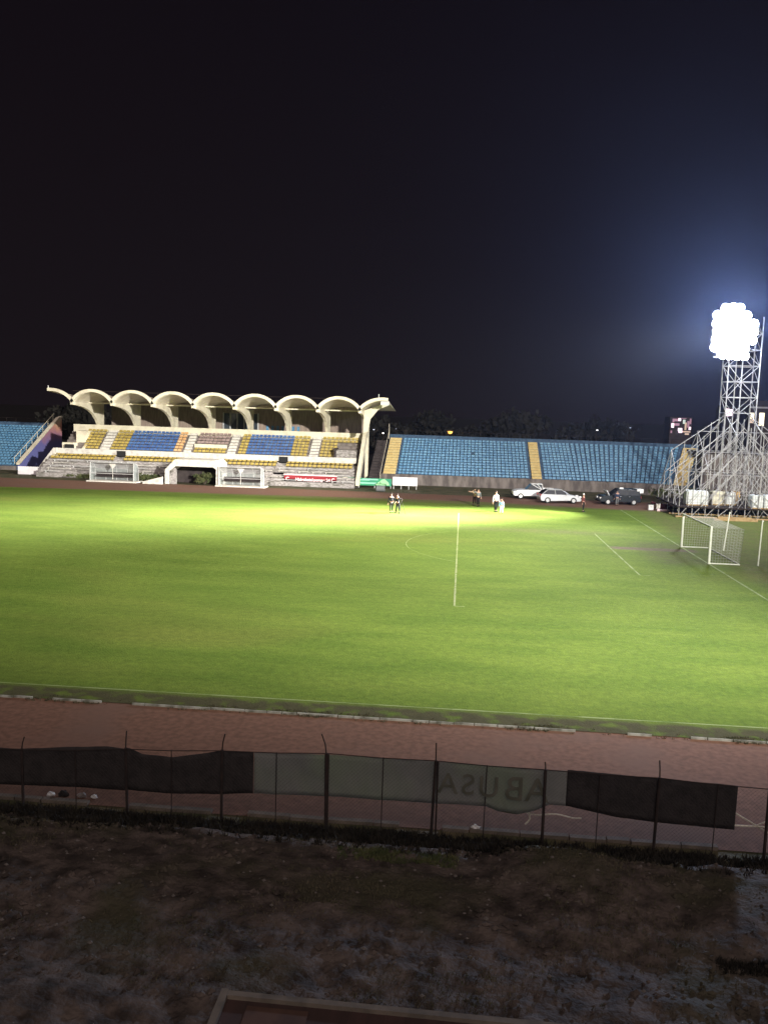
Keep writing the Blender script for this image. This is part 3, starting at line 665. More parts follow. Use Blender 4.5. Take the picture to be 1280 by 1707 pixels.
# vomitories
b = MB(); b.b2((-67.4, 46.0, 2.4), (-65.9, 49.2, 4.1)); b.b2((-66.2, 47.5, 4.1), (-64.95, 49.58, 5.6)); b.build('entrance_block', 'cream', cs)
b = MB(); b.prism([(46, 3.0), (46, 3.35), (49.5, 5.1), (49.5, 4.7)], yz, -64.9, -64.6); b.build('stair_cheek', 'cream', cs)
b = MB(); b.b2((-66.9, 45.62, 3.05), (-65.8, 45.98, 3.9)); b.build('entrance_shade', 'black', cs)  # solid black box carries the shade of the entrance
b = MB(); b.b2((-32.0, 45.9, 2.9), (-29.5, 48.9, 4.35)); b.build('entrance_block', 'stain', cs) if 'stain' in MT else b.build('entrance_block', 'concrete', cs)
b = MB(); b.b2((-32.3, 45.85, 2.9), (-32.02, 48.9, 4.5)); b.build('entrance_shade', 'darkstep', cs)  # dark slab carries the shaded side of the entrance
for x in (-59.5, -38.7):
    b = MB(); b.b2((x-.35, 45.2, 2.5), (x+.75, 45.62, 3.3)); b.build('gangway_shade', 'black', cs)  # solid black box carries the shade of the gangway
    b = MB()
    for k in range(9): b.b2((x-.6, 41.2+k*.5, 0), (x+.65, 41.7+k*.5, .45+k*.27))
    b.build('lower_stair', 'concrete', cs)
b = MB(); b.b2((-50.4, 45.62+3*UD, UZ0+1.0), (-46.2, 45.72+3*UD, UZ0+1.45)); b.build('box_parapet', 'cream', cs)

# players' tunnel with white hood
tu = thing('tunnel_hood', 'white players tunnel hood between the two clear dugouts', 'tunnel', (-48, 39.5, 0))
pl_out = [(-51.2, 0), (-51.2, 1.7), (-50.0, 2.95), (-45.2, 2.95), (-44.75, 2.5), (-44.75, 0)]
pl_in = [(-50.75, 0), (-50.75, 1.5), (-49.9, 2.15), (-45.4, 2.15), (-45.05, 1.9), (-45.05, 0)]
b = MB(); n = 6
for y0, y1 in ((38.2, 42.),):
    vs = [(x, y0, z) for x, z in pl_out]+[(x, y0, z) for x, z in pl_in]+[(x, y1, z) for x, z in pl_out]+[(x, y1, z) for x, z in pl_in]; fs = []
    for i in range(n-1):
        fs += [(i, i+1, n+i+1, n+i), (2*n+i, 3*n+i, 3*n+i+1, 2*n+i+1), (i, 2*n+i, 2*n+i+1, i+1), (n+i, n+i+1, 3*n+i+1, 3*n+i)]
    b.add(vs, fs)
b.build('hood', 'white', tu)
b = MB(); b.b2((-50.7, 41.2, 0), (-45.1, 41.35, 2.1)); b.build('tunnel_back', 'darkstep', tu)
b = MB(); b.b2((-50.55, 38.4, 0), (-49.9, 38.6, 1.9)); b.build('tunnel_gate', 'concrete', tu)
b = MB(); b.prism([(-53.6, .0), (-53.6, .25), (-51.25, .9), (-51.25, 0)], lambda u, v, t: (u, t, v), 37.4, 37.7); tag(b.build('ramp_wall', 'white'), 'low white sloping wall left of the tunnel hood', 'wall')

def bush(name, label, c, s, n, m, group=None, cat='bush', trunk=None):
    t = thing(name, label, cat, (c[0], c[1], 0), group); b = MB()
    cl = [(rnd.gauss(0, .45), rnd.gauss(0, .45), rnd.gauss(0, .4)) for _ in range(9)]
    for k in range(n):
        q = rnd.choice(cl); p = Vector((q[0]+rnd.gauss(0, .22), q[1]+rnd.gauss(0, .22), q[2]+rnd.gauss(0, .22)))
        p = Vector((c[0]+p.x*s[0], c[1]+p.y*s[1], max(.05, c[2]+p.z*s[2]))); sz = rnd.uniform(.5, 1.2)*s[3]
        e = Euler((rnd.uniform(0, 6), rnd.uniform(0, 6), rnd.uniform(0, 6))).to_matrix()
        b.add([p+e @ Vector(v)*sz for v in ((-1, -.5, 0), (1, -.5, .2), (.6, .6, 0), (-.7, .5, .2))], [(0, 1, 2, 3)])
    b.build('crown' if trunk else 'foliage', m, t); b = MB()
    if trunk:
        b.tube((c[0], c[1], -.1), (c[0], c[1], c[2]), trunk, 8, trunk*.5)
        for k in range(6): a = k*1.1; b.tube((c[0], c[1], c[2]*.6), (c[0]+math.cos(a)*s[0]*.6, c[1]+math.sin(a)*s[1]*.6, c[2]+s[2]*.3), trunk*.4, 5, trunk*.1)
        b.build('trunk', 'bark', t)
    else:
        for k in range(6): a = k*1.05; b.tube((c[0], c[1], 0), (c[0]+math.cos(a)*s[0]*.5, c[1]+math.sin(a)*s[1]*.5, c[2]), .03, 4)
        b.build('stem', 'bark', t)
    return t
bush('hedge_bush', 'dull green bush inside the mouth of the white tunnel hood', (-46.8, 39.5, .8), (1.2, .5, .6, .12), 900, 'leaf', 'bushes in front of the canopy stand')
bush('hedge_bush', 'low dark bush between the left dugout and the tunnel hood', (-53.4, 40.2, .55), (1.5, .5, .4, .12), 900, 'leaf', 'bushes in front of the canopy stand')
bush('hedge_bush', 'low dark bush left of the left dugout', (-61.8, 40.3, .35), (1.5, .5, .3, .1), 700, 'leaf', 'bushes in front of the canopy stand')

# dugouts
def dugout(label, x0, x1, y):
    t = thing('dugout', label, 'dugout', ((x0+x1)/2, y, 0), 'clear dugouts in front of the canopy stand'); L = x1-x0
    b = MB(); b.b2((x0-.35, y-.5, -.01), (x1+.5, y+1.6, .12)); b.build('plinth', 'white', t)
    b = MB()
    for k in range(5):
        x = x0+L*k/4; b.path([(x, y-.2, .12), (x, y-.2, 1.0)] if k in (0, 4) else [(x, y+1.3, .12), (x, y+1.3, 1)], .035, 6); b.path([(x, y+1.4, .12), (x, y+1.4, 1.5), (x, y+.9, 2.1), (x, y-.1, 2.3)], .035, 6)
        if k in (0, 4): b.tube((x, y-.2, 1), (x, y-.1, 2.3), .035, 6)
    b.tube((x0, y-.1, 2.3), (x1, y-.1, 2.3), .04, 6); b.tube((x0, y-.2, 1.0), (x1, y-.2, 1.0), .03, 6); b.tube((x0, y+1.4, 1.5), (x1, y+1.4, 1.5), .03, 6); b.build('frame', 'frame', t)
    b = MB(); b.add([(x0, y+1.38, .15), (x1, y+1.38, .15), (x1, y+1.38, 1.5), (x0, y+1.38, 1.5), (x0, y+.9, 2.08), (x1, y+.9, 2.08), (x1, y-.1, 2.29), (x0, y-.1, 2.29)], [(3, 2, 5, 4), (4, 5, 6, 7)]); b.build('roof', 'polyr', t)
    b = MB(); b.add([(x0, y+1.37, .15), (x1, y+1.37, .15), (x1, y+1.37, 1.48), (x0, y+1.37, 1.48)], [(0, 1, 2, 3)]); b.build('back_panel', 'poly', t)
    for xx in (x0, x1):
        b = MB(); b.add([(xx, y-.2, .15), (xx, y+1.36, .15), (xx, y+1.36, 1.48), (xx, y+.9, 2.05), (xx, y-.1, 2.25)], [(0, 1, 2, 3, 4)]); b.build('side_panel', 'poly', t)
    b = MB(); b.b2((x0+.2, y+.75, .55), (x1-.2, y+1.2, .62)); b.b2((x0+.2, y+1.22, .62), (x1-.2, y+1.28, 1.05)); b.build('bench', 'darkstep', t)
    b = MB(); xm = x0+L*.52; b.prism([(-.4, .3), (.4, .3), (.25, 0), (0, -.28), (-.25, 0)], lambda u, v, tt: (xm+u, tt, 1.85+v), y-.17, y-.14); b.tube((xm, y-.15, .3), (xm, y-.15, 1.6), .03, 5); b.build('shield_sign', 'white', t)
dugout('clear plastic dugout with a pale frame, left of the tunnel hood', -60.2, -54.9, 38.1)
dugout('clear plastic dugout with a pale frame, right of the tunnel hood', -44.6, -39.6, 38.0)

# advertising boards
def board(label, x0, x1, y, z0, z1, m, fm='frame', legs=4):
    t = thing('advertising_board', label, 'board', ((x0+x1)/2, y, 0), 'advertising boards beyond the track')
    b = MB(); b.b2((x0, y, z0), (x1, y+.05, z1)); b.build('panel', m, t)
    b = MB()
    for k in range(legs): x = x0+.1+(x1-x0-.2)*k/(legs-1); b.b2((x-.03, y+.053, 0), (x+.03, y+.1, z1-.05)); b.tube((x, y+.1, z1*.8), (x, y+.6, 0), .02, 4)
    b.build('leg', fm, t); return t
board('plain white board at the foot of the coloured end wall on the left', -72.1, -68.95, 43.6, .02, 1.02, 'boardw')
board('plain white board under the right blue terrace, beside the green board', -24.6, -21.65, 43, .45, 1.48, 'boardw')
tb = board('dark red board with pale lettering in front of the canopy stand', -37.7, -31.3, 42.0, .42, 1.3, 'boardr', 'frameR', 5)
b = MB(); b.b2((-37.75, 41.96, 1.3), (-31.25, 42.06, 1.42)); b.build('top_rail', 'pink', tb)
for txt, x, s in (('C', -37.3, .6), ('Hidrobatal', -35.25, .5), ('pompe', -33.4, .5), ('24', -32.35, .5), ('C', -31.75, .6)):
    text(txt, s, tb, (x-tb.location.x, -.03, .66), 0, 'pink', .02)
tg = board('long green board with a pale oval at its left end', -30.8, -24.75, 43, .32, 1.2, 'boardg')
b = MB(); b.prism([(-30.4+.75*math.cos(i*.314), .82+.42*math.sin(i*.314)) for i in range(20)], lambda u, v, t_: (u, t_, v), 42.93, 42.97); b.build('oval_print', 'oval', tg)
b = MB(); b.b2((-29.4, 42.975, .92), (-27.4, 42.99, 1.04)); b.b2((-29.0, 42.975, .52), (-26.6, 42.99, .7)); b.b2((-28.3, 42.98, .98), (-26.4, 42.985, 1.14)); b.build('teal_stripe', 'boardt', tg)
b = MB(); b.prism([(-26.8, .4), (-25.9, 1.1), (-25.6, 1.16), (-25.1, .75), (-25.0, .4)], lambda u, v, t_: (u, t_, v), 42.96, 42.972); b.build('pale_print', 'boardg2', tg)
# roller parked behind the group on the grass
t = thing('pitch_roller', 'small grey green pitch roller standing below the green board', 'roller', (-25.6, 39.2, 0))
b = MB(); b.tube((-26.2, 39.2, .35), (-25.2, 39.2, .35), .35, 16); b.build('drum', 'cgrey', t); b = MB(); b.path([(-26.3, 39.2, .35), (-26.3, 38.8, .9), (-25.1, 38.8, .9), (-25.1, 39.2, .35)], .04); b.tube((-25.7, 38.8, .9), (-25.7, 38.2, 1.2), .03); b.build('handle', 'steel', t)

# ================================================================== GOAL
t = thing('football_goal', 'white football goal with a pale net near the light tower', 'goal', (0, 0, 0))
for y in (-3.66, 3.66):
    b = MB(); b.tube((0, y, 0), (0, y, 2.50), .085, 10); b.build('post', 'goalw', t)
b = MB(); b.tube((0, -3.74, 2.44), (0, 3.74, 2.44), .075, 10); b.build('crossbar', 'goalw', t)
b = MB(); b.path([(0, -3.66, .04), (1.95, -3.66, .04), (1.95, 3.66, .04), (0, 3.66, .04)], .045, 6); b.build('ground_frame', 'goalw', t)
b = MB()
def netp(a, b_, c, d, n1, n2, r=.0045):
    a, b_, c, d = map(Vector, (a, b_, c, d))
    for i in range(n1+1): u = i/n1; b.tube(a.lerp(b_, u), d.lerp(c, u), r, 3)
    for j in range(n2+1): v = j/n2; b.tube(a.lerp(d, v), b_.lerp(c, v), r, 3)
netp((1.95, -3.66, .05), (1.95, 3.66, .05), (2.1, 3.66, 2.36), (2.1, -3.66, 2.36), 36, 12)
netp((0, -3.66, 2.4), (0, 3.66, 2.4), (2.1, 3.66, 2.36), (2.1, -3.66, 2.36), 30, 7)
for y in (-3.66, 3.66): netp((0.05, y, .05), (1.95, y, .05), (2.1, y, 2.36), (.05, y, 2.4), 11, 13)
b.build('net', 'net', t)
gs = 'net stays behind the goal'
for (x, y), (x2, y2, z2), lab in (((2.77, 2.76), (3.05, 2.9, 2.75), 'white leaning pole behind the far half of the goal net'), ((3.15, -3.6), (3.35, -3.2, 2.9), 'white leaning pole at the right edge of the photo')):
    b = MB(); b.tube((x, y, 0), (x2, y2, z2), .05, 8, .04); b.tube((x2, y2, z2), (x2+.05, y2, z2+.06), .06, 8); tag(b.build('net_stay', 'goalw'), lab, 'pole', gs)

# ================================================================== FLOODLIGHT TOWER
def tower(loc, label):
    t = thing('floodlight_tower', label, 'light tower', loc, 'floodlight towers round the pitch')
    X, Y, Z = loc
    LV = [0, 2.1, 4.2, 6.3, 8.3, 10.2]; r = .037
    # stepped pyramid of scaffold bays round the core
    core = (2.6, 2.3)   # half sizes at the mast foot
    mast = (1.45, 1.0)
    ext = {0: 1., 1: 1., 2: 1., 3: 1., 4: .62, 5: .28}
    A, B = 6.2, 4.6
    xs = [-A+i*(2*A/10) for i in range(11)]; ys = [-B+i*(2*B/4) for i in range(5)]
    def zl(x, y): return max(2.1, 10.4-max(0, abs(x)-1)*.79-(abs(y)/B)*(1.6+.52*abs(x)))
    bl = MB(); bh = MB(); bd = MB()
    for x in xs:
        for y in ys:
            bl.tube((x, y, 0), (x, y, zl(x, y)), r, 5)
    for l in range(1, 6):
        for k, y in enumerate(ys):
            xx = [x for x in xs if zl(x, y) >= LV[l]-.25]
            if len(xx) > 1 and (l+k) % 2 == 0: bh.tube((xx[0]-.1, y, LV[l]), (xx[-1]+.1, y, LV[l]), r*.75, 5)
        for x in xs[::2]:
            yy = [y for y in ys if zl(x, y) >= LV[l]-.25]
            if len(yy) > 1: bh.tube((x, yy[0], LV[l]), (x, yy[-1], LV[l]), r*.7, 5)
    for y in ys:     # long raking shores from the mast foot down to the outer legs
        for sgn in (-1, 1):
            top = zl(0, y)
            for xt, dz, xb in ((.6, 0, A), (.6, 1.9, A-.1), (.6, 3.6, A-1.3), (.5, 5.3, A-2.6), (.4, 6.8, A-3.7)):
                zt_ = top-dz; zb_ = max(.2, zl(xb, y)-dz*1.15)
                if zt_ > zb_+.5: bd.tube((sgn*xt, y, zt_), (sgn*xb, y, zb_), r, 5)
    for x in xs[::2]:
        for sgn in (-1, 1):
            bd.tube((x, 0, zl(x, 0)), (x, sgn*B, zl(x, B)), r, 5); bd.tube((x, 0, zl(x, 0)*.55), (x, sgn*B, .3), r*.8, 5)
    for l in range(4):   # cross bracing, denser on the right bays
        for i in range(4, 10):
            for y in ys:
                if zl(xs[i+1], y) >= LV[l+1]-.3 and zl(xs[i], y) >= LV[l+1]-.3:
                    bd.tube((xs[i], y+.05, LV[l]), (xs[i+1], y+.05, LV[l+1]), r*.6, 4)
                    if (i+l) % 2: bd.tube((xs[i+1], y+.08, LV[l]), (xs[i], y+.08, LV[l+1]), r*.6, 4)
    bl.build('standards', 'galv', t, world=False); bh.build('ledgers', 'galv', t, world=False); bd.build('raking_shores', 'galv', t, world=False)
    # mast
    b = MB(); zt = 19.6
    lev = [10.2-i*0 for i in range(1)]; n = 6
    for sx in (-1, -.12, 1):
        for sy in (-1, 1): b.tube((sx*mast[0], sy*mast[1], 6.3), (sx*mast[0]*(1.05), sy*mast[1], zt if sx > 0 else 19.0), .055, 6)
    for i in range(n):
        z0 = 10.2+i*1.55; z1 = z0+1.55
        for sy in (-1, 1):
            b.tube((-mast[0], sy*mast[1], z0), (mast[0], sy*mast[1], z0), .035, 5)
            b.tube((-.12*mast[0], sy*mast[1], z1 if i % 2 else z0), (mast[0], sy*mast[1], z0 if i % 2 else z1), .035, 5); b.tube((-mast[0], sy*mast[1], z0 if i % 2 else z1), (-.12*mast[0], sy*mast[1], z1 if i % 2 else z0), .03, 5)
        for sx in (-1, 1):
            b.tube((sx*mast[0], -mast[1], z0), (sx*mast[0], mast[1], z0), .035, 5); b.tube((sx*mast[0], -mast[1], z0), (sx*mast[0], mast[1], z1), .03, 5)
    b.build('mast', 'galv', t, world=False)
    b = MB(); b.box((0, 0, 1.0), (2*A+.4, 2*B+.2, .12)); b.build('ballast_deck', 'steel', t, world=False)
    b = MB()
    for sy in (-1, -.4, .4, 1): b.b2((-A-.3, sy*B-.12, .0), (A+.3, sy*B+.12, .14))
    b.build('sole_boards', 'timber', t, world=False)
    # lamp head, floodlights in rows facing the pitch
    b = MB()
    for i in range(6): b.tube((-3.1, -1.25, 15.6+i*.85), (.3, -1.25, 15.6+i*.85), .05, 5)
    for x in (-2.8, -1.5, 0.1): b.tube((x, -1.2, 15.5), (x, -1.2, 20.1), .05, 5)
    b.build('lamp_rack', 'galv', t, world=False)
    return t
def floodlights(t, d, cols=(-3.05, -2.35, -1.65, -.95, -.25, .4), rows=7):
    q = Vector(d).to_track_quat('-Z', 'Y'); proto = None
    for j in range(rows):
        for i, x in enumerate(cols):
            if (j == 6 and i in (0, 4, 5)) or (j == 0 and i in (0, 5)) or (i == 5 and j in (1, 5)): continue
            if proto is None:
                b = MB()
                prev = None; vs = []; fs = []; N = 12
                for rr, zz in ((.12, .34), (.22, .28), (.33, .1), (.37, 0.)):
                    vs += [(rr*1.22*math.cos(2*math.pi*k/N), rr*1.22*math.sin(2*math.pi*k/N), zz) for k in range(N)]
                for s in range(3): fs += [(s*N+k, s*N+(k+1) % N, (s+1)*N+(k+1) % N, (s+1)*N+k) for k in range(N)]
                fs += [tuple(range(N))]; b.add(vs, fs); h = b.build('floodlight', 'galv', t, world=False)
                b = MB(); b.add([(.45*math.cos(2*math.pi*k/N), .45*math.sin(2*math.pi*k/N), -.005) for k in range(N)]+[(0, 0, -.06)], [((k+1) % N, k, N) for k in range(N)]); l = b.build('lens', 'lens', h, world=False)  # lenses oversized and overlapping to carry the glare of the lamps
                proto = h; o = h
            else: o = copy_tree(proto, t)
            o.location = (x+rnd.uniform(-.07, .07), -1.55, 15.8+j*.76+rnd.uniform(-.06, .06)); o.rotation_euler = q.to_euler(); 
TW = tower((10.9, 29.0, 0), 'lit scaffold floodlight tower behind the football goal')
floodlights(TW, (-.75, -1, -.28))

# ballast tanks on the tower deck
def tank(label, x, y, s, m, rz=0., z=1.06):
    t = thing('ballast_tank', label, 'water tank', (x, y, z), 'ballast tanks on the light tower', rz); b = MB()
    w_, d_, h_ = s; c = .12; pr = [(-w_/2+c, -d_/2), (w_/2-c, -d_/2), (w_/2, -d_/2+c), (w_/2, d_/2-c), (w_/2-c, d_/2), (-w_/2+c, d_/2), (-w_/2, d_/2-c), (-w_/2, -d_/2+c)]
    b.prism(pr, xy, .12, h_-.06); b.prism([(u*.9, v*.9) for u, v in pr], xy, h_-.06, h_); b.build('tank_shell', m, t, world=False)
    b = MB()
    for k in range(5):
        x_ = -w_/2+w_*k/4; b.tube((x_, -d_/2-.03, .1), (x_, -d_/2-.03, h_), .012, 4); b.tube((x_, d_/2+.03, .1), (x_, d_/2+.03, h_), .012, 4)
    for z_ in (.3, .6, .9):
        if z_ < h_: b.path([(-w_/2-.03, -d_/2-.03, z_), (w_/2+.03, -d_/2-.03, z_), (w_/2+.03, d_/2+.03, z_), (-w_/2-.03, d_/2+.03, z_), (-w_/2-.03, -d_/2-.03, z_)], .012, 4)
    b.build('cage', 'galv', t, world=False)
    b = MB(); b.box((0, 0, .06), (w_, d_, .12)); b.build('pallet', 'timber', t, world=False)
    b = MB(); b.tube((0, 0, h_), (0, 0, h_+.07), .12, 10); b.build('cap', 'steel', t, world=False)
tank('large white ballast tank at the left end of the tower deck', 6.7, 26.2, (2.1, 1.2, 1.45), 'tank', .0)
tank('cream ballast tank in the middle of the tower deck', 9.1, 27.4, (1.35, 1.1, 1.35), 'tank2', .05)
tank('small pale grey ballast tank beside the cream one', 10.3, 27.7, (1.0, 1.0, 1.3), 'tank', .3)
tank('grey white ballast tank right of the dark gap, half in shade', 12.1, 25.2, (1.1, 1.1, 1.3), 'tank', .1)
tank('bright white ballast tank near the right edge of the tower deck', 13.35, 25.0, (1.3, 1.1, 1.35), 'tank', .0)
tank('ballast tank at the far right end of the tower deck', 14.8, 25.3, (1.2, 1.1, 1.2), 'tank2', -.1)
t = thing('cable_crate', 'orange crate on the tower deck among the pale tanks', 'crate', (11.0, 29.4, 1.06)); b = MB(); b.box((0, 0, .95), (1.5, .8, .5)); b.build('crate_body', 'orangeb', t, world=False); b = MB(); b.box((0, 0, 1.23), (1.6, .9, .06)); b.box((0, 0, .35), (1.3, .7, .7)); b.build('crate_lid', 'timber', t, world=False)
b = MB(); b.b2((7.6, 22.6, .0), (11.6, 22.95, .22)); b.b2((7.9, 22.6, .222), (11.0, 22.9, .38)); tag(b.build('timber_stack', 'timber'), 'low stack of pale timbers on the grass before the tower', 'timber')
# bits beside the tower
def crate(label, x, y, s, m, m2):
    t = thing('equipment_box', label, 'box', (x, y, 0), 'equipment boxes by the track'); b = MB(); b.box((0, 0, s[2]/2), s); b.build('box_body', m, t, world=False); b = MB(); b.box((0, 0, s[2]+.03), (s[0]+.06, s[1]+.06, .06)); b.tube((-s[0]*.2, -s[1]/2-.03, s[2]*.6), (s[0]*.2, -s[1]/2-.03, s[2]*.6), .02, 5); b.build('lid', m2, t, world=False)
crate('pale box leftmost of the pile beside the light tower', 3.25, 30.2, (.5, .45, .55), 'litter', 'black')
crate('white upright box in the pile beside the light tower', 3.95, 30.0, (.35, .4, .6), 'white', 'white')
crate('flat pinkish box lying in front of the pile by the tower', 4.3, 29.3, (1.2, .4, .12), 'pink', 'pink')
crate('dark red box next to the light tower leg', 4.75, 30.6, (.8, .5, .55), 'cred', 'cred')
lump('kit_bag', 'dark brown bag lying alone on the track right of the dark car', 4.9, 36.8, .3, 'cred', 'bag', None)

# ================================================================== VEHICLES
def car(label, loc, rz, L, prof_low, roof, paint, Wd=1.75, cat='car', bed=None, flip=False):
    """side profile in x (nose at +x); lower body polygon + greenhouse polygon"""
    t = thing('parked_car', label, cat, loc, 'cars parked beyond the pitch', rz)
    def shell(poly, w0, w1, name, m, bev=.05, top=None):
        b = MB(); n = len(poly); zmin = min(v for u, v in poly); zmax = max(v for u, v in poly)
        def hw(v): k = (v-zmin)/(zmax-zmin); return (w0+(w1-w0)*k)/2
        vs = [(u, -hw(v), v) for u, v in poly]+[(u, hw(v), v) for u, v in poly]
        b.add(vs, [(i, (i+1) % n, n+(i+1) % n, n+i) for i in range(n)]+[tuple(range(n))[::-1], tuple(range(n, 2*n))])
        o = b.build(name, m, t, world=False); md = o.modifiers.new('b', 'BEVEL'); md.width = bev; md.segments = 2; md.limit_method = 'ANGLE'; md.angle_limit = R(25); return o
    shell(prof_low, Wd, Wd*.96, 'body', paint)
    shell(roof, Wd*.93, Wd*.72, 'cabin', 'glass', .03)
    # roof skin and pillars
    xs_ = [u for u, v in roof]; zt = max(v for u, v in roof); tp = [u for u, v in roof if v > zt-.08]; x0, x1 = min(tp), max(tp)
    b = MB(); b.b2((x0-.02, -Wd*.36, zt-.02), (x1+.02, Wd*.36, zt+.035)); b.build('roof', paint, t, world=False)
    b = MB(); zb = min(v for u, v in roof); lo = [u for u, v in roof if v < zb+.05]; lx0, lx1 = min(lo), max(lo)
    for s in (-1, 1):
        for ua, ub in ((lx0, x0), (lx1, x1), ((lx0+lx1)/2, (x0+x1)/2)): b.tube((ua, s*Wd*.468, zb), (ub, s*Wd*.365, zt), .04, 4)
    b.build('pillar', paint, t, world=False)
    f = max(u for u, v in prof_low); r = min(u for u, v in prof_low)
    for wx in (f-.85, r+.8):
        for s in (-1, 1):
            b = MB(); b.tube((wx, s*(Wd/2-.2), .32), (wx, s*(Wd/2+.015), .32), .325, 18); wh = b.build('wheel', 'black', t, world=False)
            b = MB(); b.tube((wx, s*(Wd/2+.016), .32), (wx, s*(Wd/2+.03), .32), .2, 12); b.build('rim', 'chrome', wh, world=False)
    for s in (-1, 1):
        b = MB(); b.box((f-.1, s*(Wd/2-.3), .72), (.22, .42, .17)); b.build('headlight', 'lampl', t, world=False)
        b = MB(); b.box((r+.08, s*(Wd/2-.25), .85), (.2, .3, .22)); b.build('tail_light', 'lampr', t, world=False)
        b = MB(); b.box((lx1-.35, s*(Wd/2+.08), zb+.08), (.14, .2, .12)); b.build('mirror', paint, t, world=False)
        b = MB(); b.box(((lx0+lx1)/2-.35, s*(Wd/2-.012), zb-.12), (.18, .04, .03)); b.box(((lx0+lx1)/2+.65, s*(Wd/2-.012), zb-.12), (.18, .04, .03)); b.build('door_handle', 'chrome', t, world=False)
    b = MB(); b.box((f-.04, 0, .4), (.16, Wd*.9, .16)); b.build('bumper', 'black' if paint != 'cars' else paint, t, world=False)
    return t
sil_low = [(-2.2, .28), (-2.25, .6), (-2.2, .92), (-1.9, .98), (1.0, .93), (1.75, .82), (2.2, .62), (2.25, .35), (2.15, .22), (1.75, .22), (1.4, .3), (-1.1, .22), (-2.0, .22)]
sil_roof = [(-2.1, .93), (-1.75, 1.32), (-1.4, 1.42), (.1, 1.44), (.95, .95)]
cS = car('silver estate car parked in front of the white pickup', (-5.75, 34.1, 0), R(10), 4.5, [(u*1.0, v) for u, v in sil_low], sil_roof, 'cars')
suv_low = [(-2.2, .3), (-2.25, .7), (-2.2, 1.05), (-1.9, 1.1), (1.0, 1.04), (2.0, .95), (2.2, .7), (2.25, .4), (2.1, .3)]
suv_roof = [(-2.15, 1.05), (-1.95, 1.62), (-1.6, 1.7), (.2, 1.68), (.95, 1.08)]
cD = car('dark blue off-road car with its bonnet raised, parked right of the silver car', (.75, 34.9, 0), R(188), 4.5, suv_low, suv_roof, 'card', 1.8)
b = MB(); b.box((1.35, 0, 1.25), (.06, 1.3, .6), ry=R(28)); b.build('bonnet', 'cwhite', cD, world=False)
b = MB(); b.box((-2.15, 0, 1.55), (.7, 1.4, .42)); b.build('rear_canopy', 'carw', cD, world=False)
b = MB(); b.tube((-.3, .5, 1.78), (.1, .5, 1.78), .1, 8); b.build('roof_lamp', 'lampl', cD, world=False)
pk_low = [(-2.4, .45), (-2.4, 1.0), (-.9, 1.02), (-.85, 1.05), (.9, 1.05), (1.9, .98), (2.35, .85), (2.4, .5), (2.2, .35), (-2.2, .38)]
pk_roof = [(-.9, 1.0), (-.85, 1.62), (-.6, 1.7), (.35, 1.68), (.95, 1.05)]
cP = car('white pickup truck parked behind the silver estate car', (-8.2, 37.6, 0), R(184), 4.8, pk_low, pk_roof, 'carw', 1.8, 'pickup truck')
b = MB(); b.b2((-2.3, -.8, .9), (-1.0, .8, 1.03)); b.b2((-2.38, -.86, 1.0), (-.95, -.8, 1.2)); b.b2((-2.38, .8, 1.0), (-.95, .86, 1.2)); b.build('load_bed', 'carw', cP, world=False)

